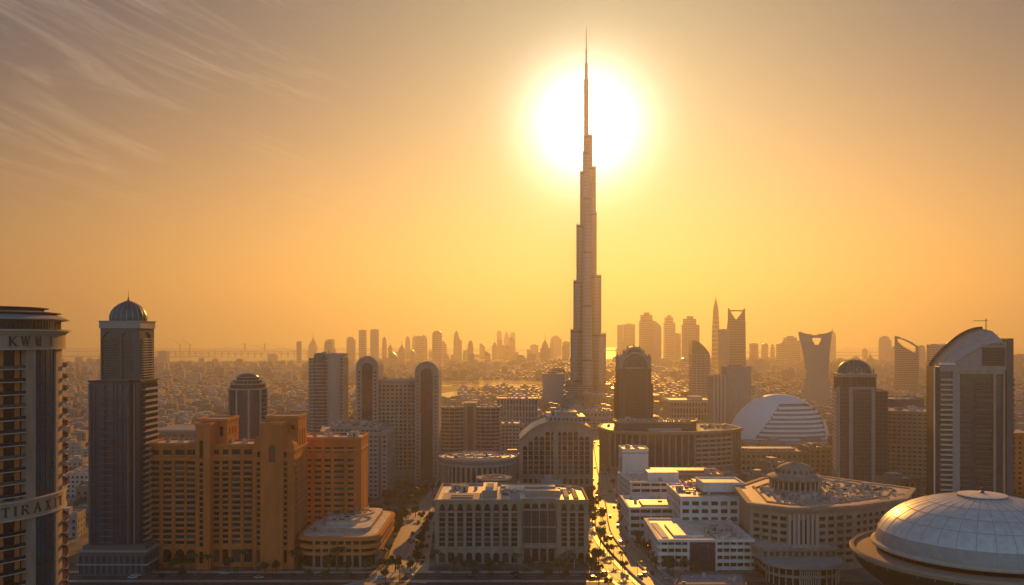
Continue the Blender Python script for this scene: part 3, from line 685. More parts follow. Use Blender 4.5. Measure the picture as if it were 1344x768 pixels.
# 11 drum building
def drum():
    cx, cy, r = X(627.5, 655), 655, 27; t = thing('drum_building', 'round drum building with wide disc roof behind the arcaded hotel', 'building', (cx, cy)); zt = 35.6
    g = MB(); g.lathe(cx, cy, [(r-1.2, 0), (r-1.2, zt)], 64, teal); g.build('glazing', t, True)
    b = MB()
    for k in range(44): a = 2*math.pi*k/44; b.arc(cx, cy, r-1.4, r-.2, a-.028, a+.028, 0, zt-4, stone, 2)
    b.build('pier', t)
    b = MB(); b.lathe(cx, cy, [(r-1, zt-4.4), (r, zt-4.2), (r, zt-3), (r-1, zt-2.9), (r-1, zt-1.6), (r+.6, zt-1.2), (r+1.2, zt-.2), (r+1.2, zt+1), (r+.2, zt+1.2), (r+.2, zt+.35)], 64, concrete); b.build('cornice', t)
    b = MB(); b.lathe(cx, cy, [(r+.3, zt+.36), (0, zt+.7)], 64, gravel2); b.build('roof', t)
    b = MB(); b.ring(circle(cx, cy, r-3.2, 48), circle(cx, cy, r-3.8, 48), zt+.3, zt+1.1, tan); b.ring(circle(cx, cy, r-10, 40), circle(cx, cy, r-11, 40), zt+.5, zt+1.2, pale)
    for k in range(7): a = k*.9; b.tube((cx+4*math.cos(a), cy+4*math.sin(a), zt+.8), (cx+(r-5)*math.cos(a+.25), cy+(r-5)*math.sin(a+.25), zt+.7), .35, tan, 5)
    b.build('roof_ornament', t); clutter(t, circle(cx, cy, r-4, 24), zt+.5, 26, 51, ('roof_unit', 'duct', 'skylight'), .75)
    b = MB(); b.tube((cx+1, cy, zt), (cx+1, cy, zt+5), .15, dmetal); b.build('mast', t)
drum()
# 12 small disc pavilion
def disc():
    cx, cy = X(648.5, 580), 580; t = thing('disc_pavilion', 'small round pavilion with flat disc roof between drum building and arcaded hotel', 'pavilion', (cx, cy)); z = Z(626.5, 580)
    b = MB(); b.lathe(cx, cy, [(8.4, 0), (8.4, z-2)], 32, stone); b.build('drum', t, True)
    b = MB()
    for k in range(16): a = 2*math.pi*k/16; b.arc(cx, cy, 8.3, 8.55, a-.1, a+.1, z-9, z-3, glass, 2)
    b.build('glazing', t)
    b = MB(); b.lathe(cx, cy, [(8.4, z-2), (11.2, z-.8), (11.4, z+.3), (10.6, z+.4), (10.6, z), (0, z+.15)], 48, pale); b.build('roof', t)
    b = MB(); b.ring(circle(cx, cy, 7.6), circle(cx, cy, 6.6), z, z+.7, tan); b.arc(cx, cy, 2.5, 3.6, .5, 4.2, z+.1, z+.9, dconc); b.box(cx-6, cx+2, cy-1, cy, z+.1, z+.6, tan); b.build('roof_ornament', t)
disc()
# 13 arch-topped hotel
def arch_hotel():
    d = 700; x0, x1 = X(682, d), X(778, d); t = thing('arched_hotel', 'brown hotel with one big arched gable of gridded windows beside the highway', 'hotel', ((x0+x1)/2, d+20))
    zs, zt = Z(577, d), Z(553, d); W_ = x1-x0; N_ = 24
    def top(u): q = u/W_; return zs+(zt-zs)*(1-max(0, (.5-q)/.5)**2.2) if q < .5 else zt-(zt-zs)*.42*max(0, (q-.5)/.5)**3.2
    b = MB(); wins = []; A = (x0, d); cols = []
    xs = [2.0+(W_-4)*k/12 for k in range(13)]
    # grid front: piers, transoms between real recessed panes, gable above
    g = MB()
    for k in range(12):
        ua, ub = xs[k]+.7, xs[k+1]-.7; ztop = min(top(ua), top(ub))-3.6; nr = max(2, int((ztop-18)/3.7))
        facade(b, (x0+xs[k], d), (x0+xs[k+1], d), 0, 15, [(.9, xs[1]-xs[0]-.9)], [(2, 7, 'a'), (9, 13, 'r')], stone, wins, .7)
        facade(b, (x0+xs[k], d), (x0+xs[k+1], d), 15, ztop, [(.55, xs[1]-xs[0]-.55)], [(16.2+3.7*r_, 16.2+3.7*r_+3.25, 'a' if r_ == nr-1 else 'r') for r_ in range(nr)], stone, wins, .9)
        b.quad((x0+xs[k], d, ztop), (x0+xs[k+1], d, ztop), (x0+xs[k+1], d, top(xs[k+1])), (x0+xs[k], d, top(xs[k])), stone)
    for ua, ub in ((0, 2), (W_-2, W_)):
        b.quad((x0+ua, d, 0), (x0+ub, d, 0), (x0+ub, d, top(ub)), (x0+ua, d, top(ua)), stone)
    for xx, fl in ((x0, 0), (x1, 1)):
        zq = top(0 if not fl else W_)
        facade(b, *(((xx, d), (xx, d+46)) if fl else ((xx, d+46), (xx, d))), 0, zq, cols_n(46, 12, .5, 1), rows_n(3, zq-3, 12, .5), stone, wins, .4)
    b.quad((x1, d+46, 0), (x0, d+46, 0), (x0, d+46, zs), (x1, d+46, zs), stone); b.build('wall', t); place_windows(t, wins)
    r_ = MB()
    for k in range(N_):
        u0, u1 = W_*k/N_, W_*(k+1)/N_; r_.quad((x0+u0, d+.6, top(u0)-.4), (x0+u1, d+.6, top(u1)-.4), (x0+u1, d+46, top(u1)-.4), (x0+u0, d+46, top(u0)-.4), gravel2)
    r_.build('roof', t)
    c = MB()
    for off, zz, hh in ((.9, 0, 1.1), (.5, -2.2, .7)):
        for k in range(N_):
            u0, u1 = W_*k/N_, W_*(k+1)/N_; a0, a1 = top(u0)+zz, top(u1)+zz; vs = []
            for u, a in ((u0, a0), (u1, a1)): vs += [(x0+u, d-off, a-hh), (x0+u, d+.6, a-hh), (x0+u, d+.6, a), (x0+u, d-off, a)]
            c.add(vs, [(0, 3, 2, 1), (4, 5, 6, 7)]+[(e, e+4, (e+1) % 4+4, (e+1) % 4) for e in range(4)], tan)
    c.seg((x0, d), (x1, d), .6, .7, 15, 15.8, tan); c.build('cornice', t)
    c = MB(); c.box(x0+W_*.46, x0+W_*.53, d-.5, d+.05, 0, zt-3.5, stone); c.box(x0-.3, x0+1.8, d-.35, d+.02, 0, zs-1, stone); c.box(x1-1.9, x1+.3, d-.35, d+.02, 0, zs, stone); c.build('pier', t)
    ph = [(x0+W_*.38, d+8), (x1-5, d+8), (x1-5, d+40), (x0+W_*.38, d+40)]; c = MB(); c.prism(ph, zt-3, zt+3, concrete, top=gravel); c.prism(offset(ph, -6), zt+3, zt+6, tan, top=gravel)
    for k in range(10): c.box(ph[0][0]+2+k*3.2, ph[0][0]+4+k*3.2, d+7.9, d+8.1, zt-.8, zt+1.8, glass)
    c.build('penthouse', t); clutter(t, ph, zt+3, 10, 61, sc=.8); clutter(t, offset(ph, -6), zt+6, 5, 62, sc=.7)
arch_hotel()
# 14 arcaded hotel in the middle foreground
def arcade_hotel():
    d = 488; t = thing('arcaded_hotel', 'wide brown hotel with tall pilasters, pointed top arches and glazed centre bay', 'hotel', (X(671, d), d+20)); zr = Z(659, d)
    x0, x1 = X(570.5, d), X(772, d); xa, xb = X(685, d), X(731, d); y1 = d+56; wins = []; b = MB()
    zA, zB, zC = Z(719, d), Z(672, d), Z(662.5, d)
    def wing(xl, xr, n, mrg):
        L_ = xr-xl; cols = cols_n(L_, n, .66, mrg)
        facade(b, (xl, d), (xr, d), 0, zA, cols_n(L_, n, .66, mrg), [(.4, zA-2.6, 'a')], stone, wins, 1.1)
        facade(b, (xl, d), (xr, d), zA, zB+.2, cols, [(zA+.7+(zB-zA-.8)*k/7, zA+.7+(zB-zA-.8)*k/7+(zB-zA-.8)/7-.42, 'r') for k in range(7)], stone, wins, .7, sill=.1)
        facade(b, (xl, d), (xr, d), zB+.2, zr, cols_n(L_, n, .7, mrg), [(zB+.5, zC+.3, 'a')], stone, wins, .8)
        q = MB()
        for k in range(n+1):
            p_ = xl+mrg+(L_-2*mrg)*k/n; q.box(p_-.55, p_+.55, d-.55, d+.05, 0, zB, stone); q.box(p_-.8, p_+.8, d-.7, d+.03, zB-.6, zB, stone)
        for k in range(n):                          # pointed mouldings over the top arches
            ua = xl+mrg+(L_-2*mrg)*(k+.08)/n; ub = xl+mrg+(L_-2*mrg)*(k+.92)/n; um = (ua+ub)/2
            for s_ in (ua, ub):
                for i in range(4):
                    f0, f1 = i/4, (i+1)/4
                    q.tube((s_+(um-s_)*f0, d-.25, zB+.2+(zC+1.0-zB)*math.sin(f0*math.pi/2)), (s_+(um-s_)*f1, d-.25, zB+.2+(zC+1.0-zB)*math.sin(f1*math.pi/2)), .22, stone, 4)
        q.build('pier', t)
    wing(x0, xa, 9, 1.6); wing(xb, x1, 3, 1.6)
    for xx, yy in (((x0, y1), (x0, d)), ((x1, d), (x1, y1))):
        facade(b, xx, yy, 0, zr, cols_n(56, 10, .5, 2), rows_n(zA, zr-3, 7, .5), stone, wins, .5)
    facade(b, (x1, y1), (x0, y1), 0, zr, [], [], stone, wins)
    facade(b, (xa, d+3), (xb, d+3), 0, zr+1, cols_n(xb-xa, 4, .74, .6), [(.4, zA-1.2, 'r'), (zr-4.2, zr-1.2, 'a')], stone, wins, 1.0)
    b.quad((xa, d+3, 0), (xa, d, 0), (xa, d, zr), (xa, d+3, zr), stone); b.quad((xb, d, 0), (xb, d+3, 0), (xb, d+3, zr), (xb, d, zr), stone)
    b.build('wall', t); place_windows(t, wins, 99)
    g = MB(); g.box(xa+.4, xb-.4, d+1.6, d+3.2, zA+1.2, zr-5, teal)
    for k in range(13): xx = xa+.5+(xb-xa-1.2)*k/12; g.box(xx, xx+.4, d+1.3, d+1.61, zA+1.2, zr-5, tan if k % 3 == 0 else bronze)
    for k in range(9): zz = zA+1.2+(zr-6.2-zA)*k/8; g.box(xa+.45, xb-.45, d+1.38, d+1.62, zz, zz+(1.0 if k % 4 == 0 else .45), tan if k % 4 == 0 else bronze)
    g.box(xa, xb, d+.6, d+3.1, zA, zA+1.2, stone); g.build('curtain_wall', t)
    c = MB()
    for a, e in ((x0, xa), (xb, x1)):
        c.box(a-.3, e+.0, d-.8, d+.02, zA, zA+.7, stone); c.box(a-.5, e+.2, d-1.1, d+.02, zr-.9, zr+.2, stone); c.box(a-.7, e+.3, d-1.4, d+.02, zr+.2, zr+.75, tan)
    c.build('cornice', t)
    foot = [(x0, d), (xa, d), (xa, d+3), (xb, d+3), (xb, d), (x1, d), (x1, y1-16), (x1-9, y1-5), (x1-24, y1), (x0, y1)]
    r_ = MB(); r_.prism(offset(foot, -.5), zr-.3, zr+.04, gravel2); r_.build('roof', t)
    c = MB(); c.ring(offset(foot, .3), offset(foot, -.6), zr-.2, zr+1.25, tan); c.build('parapet', t)
    # inner roof steps and walkways seen from above
    s_ = MB(); s_.box(x0+3.2, x0+24, d+6, d+26, zr, zr+.5, pale); s_.box(x0+8, x0+20, d+9, d+11, zr+.5, zr+1.3, tan); s_.box(x0+8, x0+20, d+14, d+16, zr+.5, zr+1.3, tan)
    s_.box(x0+25, x0+33, d+12, d+40, zr, zr+4.2, stone, top=gravel2); s_.box(x0+27, x0+31, d+16, d+30, zr+4.2, zr+5.4, pale)
    s_.box(xa-6, xa-1, d+8, d+16, zr, zr+2, concrete); s_.box(xa+2, x1-14, d+16, d+21, zr, zr+3.4, stone, top=gravel2); s_.box(xa+2, x1-16, d+34, d+40, zr, zr+2.8, stone, top=gravel2)
    s_.box(x1-12, x1-9.5, d+10, d+36, zr, zr+1.2, pale); s_.box(x1-7, x1-4.5, d+8, d+34, zr, zr+.9, tan); s_.box(x0+35, xa+2, d+30, d+48, zr, zr+1.6, pale, top=gravel2); s_.build('roof_terrace', t)
    clutter(t, [(x0+33, d+4), (xa, d+4), (xa, y1-6), (x0+33, y1-6)], zr, 16, 71, sc=.8); clutter(t, [(x0+2, d+26), (x0+24, d+26), (x0+24, y1-2), (x0+2, y1-2)], zr, 9, 72, sc=.8); clutter(t, [(xb, d+18), (x1-2, d+18), (x1-2, y1-12), (xb, y1-12)], zr, 8, 73, sc=.7)
    c = MB(); c.box(xb+1, xb+9, d-9, d-.9, 4.6, 5.1, patina)
    for xx in (xb+1.3, xb+8.7): c.box(xx-.2, xx+.2, d-8.8, d-8.4, 0, 4.6, pale)
    c.build('canopy', t)
arcade_hotel()
# ------------------------------------------------------------ 15 white stepped offices
def white_offices():
    d = 474; x0, x1 = X(865, d), X(988, d); xm = x1-1
    t = thing('white_office', 'low white office block with strip windows and dark glazed entrance bay', 'office', ((x0+x1)/2, d+25))
    zt = 15.4; p = [(x0, d), (x1, d), (x1, d+56), (x0+1, d+56)]
    g = MB(); g.prism(offset(p, -1.0), 0, zt-.4, glass); g.build('glazing', t)
    for k in range(4):
        b = MB(); z = .3+k*3.75; b.ring(offset(p, .4+.15*k), offset(p, -1.1), z, z+1.7, white); b.build('spandrel', t)
    b = MB(); o = offset(p, .9); b.ring(o, offset(p, -1.2), zt-.6, zt+.8, white); b.build('parapet', t)
    r_ = MB(); r_.prism(offset(p, -1.15), zt-.4, zt, gravel2); r_.box(x0+9, x0+25, d+8, d+38, zt, zt+1.2, white, top=gravel2); r_.box(x0+2.5, x0+6, d+6, d+44, zt, zt+.6, white); r_.build('roof', t)
    b = MB(); e0, e1 = X(905, d), X(938, d)
    b.box(e0, e1, d-.9, d+1.2, .2, zt-.9, teal)
    for k in range(7): xx = e0+(e1-e0-.25)*k/6; b.box(xx, xx+.25, d-1.15, d-.88, 0, zt-.8, dmetal)
    for k in range(5): b.box(e0+.05, e1-.05, d-1.05, d-.86, 1+k*3.4, 1.3+k*3.4, dmetal)
    b.build('entrance_bay', t)
    for k in range(14):
        xx = x0+1+(x1-x0-2)*k/13
        if e0-1 < xx < e1+1: continue
        b = MB(); b.box(xx-.25, xx+.25, d-.1, d+1.2, 0, zt-.6, white); b.build('pier', t)
    for k in range(12): yy = d+3+50*k/11; b = MB(); b.box(x0-.05, x0+1.2, yy-.25, yy+.25, 0, zt-.6, white); b.build('pier', t)
    for a in (e0-1.2, e1+.2): b = MB(); b.box(a, a+1.0, d-.95, d+1, 0, zt-.6, white); b.build('pier', t)
    clutter(t, [(x0+26, d+4), (x1, d+4), (x1, d+30), (x0+26, d+30)], zt, 16, 81, sc=.7)
    # taller set-back block
    d2 = 528; q = [(X(893, d2), d2), (X(983, d2), d2), (X(983, d2), d2+52), (X(893, d2), d2+48)]; z2 = Z(654, d2)
    t2 = punched('white_office', 'taller white office with flat penthouse stepped up behind the low white block', 'office', [(q, 0, z2)], white, 4.0, 5.4, 82, .7, .52, rm=gravel2, edges=(0, 1, 3), depth=.6)
    ph = [(X(923, 540), 540), (X(976, 540), 540), (X(976, 540), 562), (X(923, 540), 562)]
    b = MB(); b.prism(ph, z2, z2+6.3, white, top=gravel2); b.ring(offset(ph, .5), offset(ph, -.5), z2+6.0, z2+7.2, white); b.prism(offset(ph, .15), z2+.1, z2+1.6, dconc); b.build('penthouse', t2)
    clutter(t2, q, z2, 24, 83, sc=.75, avoid=[(centre(ph)[0], centre(ph)[1], 13)])
    # left low wings
    d3 = 552; q = [(X(826, d3), d3), (X(897, d3), d3), (X(897, d3), d3+42), (X(826, d3), d3+42)]; z3 = Z(668, d3)
    t3 = thing('white_office', 'white terraced wing with long balconies between highway and the low white block', 'office', centre(q)); ribbons(t3, [(q, 0, z3)], 3.9, white, glass, .6, 1.9, 7)
    b = MB(); b.box(q[0][0]+9, q[1][0]-4, d3+6, d3+24, z3, z3+1.5, white, top=gravel2); b.build('roof_terrace', t3); clutter(t3, q, z3, 12, 84, sc=.7)
    d4 = 610; q = [(X(828, d4), d4), (X(893, d4), d4), (X(893, d4), d4+44), (X(822, d4), d4+44)]; z4 = Z(634, d4)
    t4 = thing('white_office', 'white upper terrace office with a box penthouse, below the blank white slab', 'office', centre(q)); ribbons(t4, [(q, 0, z4)], 4.0, white, glass, .6, 1.9, 7)
    b = MB(); b.box(X(850, 620), X(890, 620), 618, 640, z4, z4+6, white, top=gravel2); b.build('penthouse', t4); clutter(t4, q, z4, 11, 85, sc=.7)
    d5 = 668; q = rect(817, 851, d5, 24); z5 = Z(591, d5)
    t5 = punched('blank_slab', 'tall blank white slab with cluttered roof beside the highway', 'building', [(q, 0, z5)], white, 4, 60, 86, .3, .3, edges=(), rm=gravel)
    clutter(t5, q, z5, 8, 87, sc=.9); b = MB(); b.seg(q[0], q[1], .1, .15, z5-2.5, z5-1.8, concrete); b.box(q[0][0]-.4, q[0][0]+.1, d5+6, d5+9, 2, z5-6, glass); b.build('trim', t5)
white_offices()
q = [(X(893, 446), 446), (X(975, 446), 446), (X(980, 424), 424), (X(885, 424), 424)][::-1]; q = [q[0], q[1], q[2], q[3]]
t = punched('low_annex', 'small flat dark roofed annex in front of the low white office block', 'building', [(q, 0, 5.2)], dconc, 4.5, 4, 88, .6, .5, rm=concrete, edges=(0,)); clutter(t, q, 5.2, 7, 89, sc=.6)
# 16 curved glass hotel behind
def curved_hotel():
    t = thing('curved_hotel', 'long curved hotel with tall blue glass bays and layered roof behind the white offices', 'hotel', (110, 830))
    pts = []
    for px, d in ((787, 850), (800, 818), (830, 806), (870, 804), (912, 806), (940, 812), (960, 822), (972, 840)): pts.append((X(px, d), d))
    p = pts+[(pts[-1][0]-6, 880), (pts[0][0]+6, 880)]; zt = 38.5
    g = MB(); g.prism(offset(p, -.8), 0, zt, teal); g.build('glazing', t)
    b = MB()
    for i in range(7):
        A, B = Vector(pts[i]), Vector(pts[i+1]); n = max(2, int((B-A).length/5.5)); u = (B-A).normalized()
        for j in range(n+1):
            c = A+(B-A)*j/n; b.seg(c-u*.7, c+u*.7, .3, 1.2, 0, zt-3, stone)
    b.ring(offset(p, .2), offset(p, -.9), 0, 6, stone); b.build('pier', t)
    for k in range(7):
        b = MB(); A, B = Vector(pts[4]), Vector(pts[5])
        for q0, q1 in ((pts[4], pts[5]), (pts[5], pts[6])): b.seg(q0, q1, 1.6, 2.4, 6.5+k*4.1, 7.9+k*4.1, pale)
        b.build('balcony', t)
    b = MB(); b.ring(offset(p, 1.4), offset(p, -1), zt-3, zt-1.6, tan); b.ring(offset(p, 2.4), offset(p, -1), zt-1.6, zt+.2, stone); b.build('cornice', t)
    r_ = MB(); r_.prism(offset(p, -.9), zt-.5, zt-.1, gravel); q = [(X(812, 830), 830), (X(905, 830), 830), (X(914, 840), 840), (X(914, 868), 868), (X(806, 868), 868), (X(806, 840), 840)]
    r_.prism(q, zt-.1, zt+5, dconc, top=gravel); r_.build('roof', t)
    b = MB(); b.ring(offset(q, 1), offset(q, -1), zt+5, zt+6.4, tan)
    for k in range(30): xx = X(810, 830)+(X(906, 830)-X(810, 830))*k/29; b.box(xx-.4, xx+.4, 829.4, 831.5, zt+6.4, zt+8, stone)
    b.box(X(850, 822), X(893, 822), 816, 826, zt-.1, zt+.9, pale); b.build('roof_terrace', t)
    clutter(t, q, zt+5, 26, 91); clutter(t, [(X(915, 830), 830), (X(960, 838), 838), (X(960, 870), 870), (X(915, 870), 870)], zt-.1, 14, 92); clutter(t, [(X(790, 845), 845), (X(806, 835), 835), (X(806, 875), 875), (X(795, 875), 875)], zt-.1, 5, 93)
curved_hotel()
# low halls between curved hotel and the white offices
for (px0, px1, d, dep, h, lab) in ((853, 950, 690, 40, 17, 'long flat brown roofed hall between curved hotel and white offices'), (905, 985, 640, 32, 16, 'flat sunlit roofed annex beside the octagonal rotunda building'),
                                   (972, 1060, 830, 40, 17, 'low tan building with blank wall below the white shell arena'), (1062, 1092, 820, 34, 22, 'low tan block with small windows at the foot of the domed right tower')):
    q = rect(px0, px1, d, dep); t = punched('low_hall', lab, 'building', [(q, 0, h)], tan, 4.2, 4.6, px0, .5, .42, rm=gravel)
    clutter(t, q, h, 16, px0+1, sc=1.0)
    b = MB(); b.box(q[0][0]+6, q[1][0]-8, d+12, d+26, h, h+2.2, stone, top=gravel2); b.build('penthouse', t)
# 17 ornate dark tower
def ornate():
    d = 960; x0, x1 = X(811, d), X(857, d); xm = (x0+x1)/2; t = thing('ornate_tower', 'dark ornate tower with stacked arched crown and turrets, right of the supertall', 'tower', (xm, d+18)); z1 = Z(503, d); z2 = Z(484, d)
    p1 = [(x0, d+2), (x1, d+2), (x1, d+36), (x0, d+36)]; clad(t, p1, 0, z1, 3.5, 2.6, teal, dconc, dmetal, bh=.5, out=.15, pier_w=.6)
    p2 = [(x0+1.6, d), (x1-2.2, d), (x1-2.2, d+34), (x0+1.6, d+34)]
    clad(t, p2, 0, z2, 3.5, 3.2, glass, dconc, dconc, bh=.45, out=.15, pier_w=.8)
    b = MB()
    for a, c in ((x0+4, x0+8), (x1-8.6, x1-4.6)): b.box(a, c, d-.9, d+.2, 0, z2+1.5, dconc)
    b.box(x0+1, x1-1.6, d-.6, d+34.4, z2, z2+1.4, tstone); b.build('pier', t)
    for k in range(int(z2/7)): 
        b = MB(); b.box(x0+9.5, x1-10.2, d-.8, d, 4+k*7, 4.9+k*7, dconc); b.build('balcony', t)
    w2 = (x1-x0)/2
    for i, (rr, zb, yy, dep) in enumerate(((w2-3.6, z2+1.4, d+1, 28), (w2-7.5, z2+9.0, d+5, 20))):
        b = MB(); o = arch_out(xm-rr, xm+rr, zb, zb+1.5+i*2); i_ = arch_out(xm-rr+2.2, xm+rr-2.2, zb, zb+1.5+i*2); arch_ring(b, o, i_, yy, yy+dep, tstone); arch_slab(b, xm-rr+2.1, xm+rr-2.1, yy+1.5, yy+dep-1, zb, zb+1.5+i*2, teal)
        for k in range(5): xx = xm-rr*.6+rr*.3*k; b.box(xx-.25, xx+.25, yy+1.1, yy+1.55, zb, zb+rr*.75, dconc)
        b.build('arched_crown', t)
    zb = z2+1.4
    for sx, sy in ((x0+3, d+3), (x1-3.6, d+3), (x0+3, d+30), (x1-3.6, d+30)):
        b = MB(); b.lathe(sx, sy, [(2.1, zb), (2.1, zb+9), (2.6, zb+9.3), (2.6, zb+10), (1.9, zb+11.5), (.8, zb+13), (.15, zb+14), (.1, zb+17)], 12, tstone); b.build('turret', t)
    b = MB(); 
    for k in range(7): a = math.pi*k/6; b.lathe(xm+(w2-6.2)*math.cos(a), d+15, [(.9, z2+10.4+(w2-8)*math.sin(a)), (1, z2+13+(w2-8)*math.sin(a)), (.1, z2+15+(w2-8)*math.sin(a))], 8, dconc)
    b.build('pinnacle', t)
ornate()
# 18 octagon with rotunda
def octagon():
    zt = 33.0; pts = [P(px, py, zt) for px, py in ((985, 661), (1036, 667), (1072, 667), (1122, 664), (1187, 655))]+[(232, 530), P(1136, 634, zt), P(1086, 627, zt), P(1003, 628, zt), P(968, 640, zt)]
    c = centre(pts); t = thing('rotunda_building', 'octagonal tan building with crowded roof and small domed rotunda on top', 'building', c); wins = []
    b = MB(); n = len(pts); A = pts
    for e in range(n):
        a, q = A[e], A[(e+1) % n]; L_ = math.hypot(q[0]-a[0], q[1]-a[1])
        if e in (0, 2, 3): facade(b, a, q, 0, zt-2, cols_n(L_, max(2, int(L_/5)), .68, .8), rows_n(3, zt-4, 7, .55), stone, wins, .8)
        elif e == 1: facade(b, a, q, 0, zt-2, cols_n(L_, 4, .66, .5), [(4, zt-6, 'a')], stone, wins, 1.0, gm=teal)
        else: facade(b, a, q, 0, zt-2, [], [], stone, wins)
    b.build('wall', t); place_windows(t, wins)
    for k in range(1, 7):
        b = MB(); z = 3+k*3.86-1.0
        b.seg(A[3], A[4], .9, 1, z, z+1.2, tan); b.seg((A[2][0]*.55+A[3][0]*.45, A[2][1]*.55+A[3][1]*.45), A[3], .9, 1, z, z+1.2, tan); b.build('balcony', t)
    b = MB(); v0, v1 = Vector(A[1]), Vector(A[2])
    for k in range(7): cpt = v0+(v1-v0)*(k/6); u = (v1-v0).normalized(); b.seg(cpt-u*.6, cpt+u*.6, .9, 1, 0, zt-3, pale)
    b.build('pier', t)
    b = MB(); b.ring(offset(A, 1.2), offset(A, -1), zt-2, zt-.8, tan); b.ring(offset(A, 2.0), offset(A, -1), zt-.8, zt+.6, stone); b.ring(offset(A, -9), offset(A, -9.8), zt, zt+.7, tan); b.build('cornice', t)
    r_ = MB(); r_.prism(offset(A, -.8), zt-.6, zt, gravel); r_.build('roof', t)
    cx, cy = X(1048, 522), 528
    b = MB(); b.lathe(cx, cy, [(15.5, zt), (15.5, zt+1), (12.8, zt+1.2), (12.8, zt+6.2), (15.4, zt+6.6), (15.8, zt+8), (14.2, zt+8.6), (11.4, zt+9.4), (11.2, zt+10.2)], 48, stone); rt = b.build('rotunda', t)
    b = MB()
    for k in range(28): a = 2*math.pi*k/28; b.arc(cx, cy, 12.7, 13.0, a-.07, a+.07, zt+1.6, zt+5.8, glass, 2)
    for k in range(28): a = 2*math.pi*(k+.5)/28; b.tube((cx+14.1*math.cos(a), cy+14.1*math.sin(a), zt+1), (cx+14.1*math.cos(a), cy+14.1*math.sin(a), zt+6.5), .4, pale, 6)
    b.build('colonnade', rt)
    b = MB(); b.lathe(cx, cy, [(11, zt+10.2), (10.4, zt+12.2), (8.2, zt+14), (5, zt+15.3), (1.4, zt+15.9), (1.2, zt+16.8), (.1, zt+17.4), (.06, zt+20)], 40, tan); b.build('dome', t, True)
    b = MB()
    for k in range(20): a = 2*math.pi*k/20; b.lathe(cx+10.2*math.cos(a), cy+10.2*math.sin(a), [(1.0, zt+10), (1.0, zt+11.4), (.6, zt+12.2), (0, zt+12.5)], 8, glass)
    b.build('dormer', t)
    clutter(t, offset(A, -9), zt, 99, 101, sc=.85, avoid=[(cx, cy, 19)]); clutter(t, offset(A, 1), zt, 40, 102, ('roof_unit', 'duct', 'skylight'), .6, avoid=[(cx, cy, 19)])
octagon()
# pavilion before it
def forecourt():
    d = 452; p = rrect(X(1004, d), X(1112, 444), 440, 490, 14); c = centre(p); t = thing('glazed_pavilion', 'low round-ended glazed pavilion with layered grey roof in front of the rotunda building', 'pavilion', c)
    g = MB(); g.prism(offset(p, -2), 0, 10.5, glass); g.build('glazing', t)
    b = MB(); b.ring(offset(p, -1.0), offset(p, -2.2), 4.4, 5.6, stone)
    for k in range(0, len(p)): x, y = offset(p, -1.3)[k]; b.tube((x, y, 0), (x, y, 9), .3, pale, 6)
    for k in range(9): xx = p[21][0]+14+(k)*(p[0][0]-p[21][0]-14)/9 if len(p) > 21 else 0; b.tube((xx, 441.3, 0), (xx, 441.3, 9), .3, pale, 6)
    b.build('column', t)
    b = MB(); b.ring(offset(p, .8), offset(p, -2.5), 9, 10.8, concrete); b.prism(offset(p, -2.4), 10.2, 10.7, concrete); q = rrect(c[0]-20, c[0]+20, 458, 484, 6); b.prism(q, 10.7, 14.2, stone, top=gravel); b.ring(offset(q, 1.2), offset(q, -.8), 14.2, 15, stone); b.build('roof', t)
    for k in range(10): pass
    b = MB()
    for k in range(12): xx = c[0]-17+k*3.1; b.box(xx-.9, xx+.9, 457.85, 458.1, 11.2, 13.4, glass)
    b.build('clerestory', t)
forecourt()
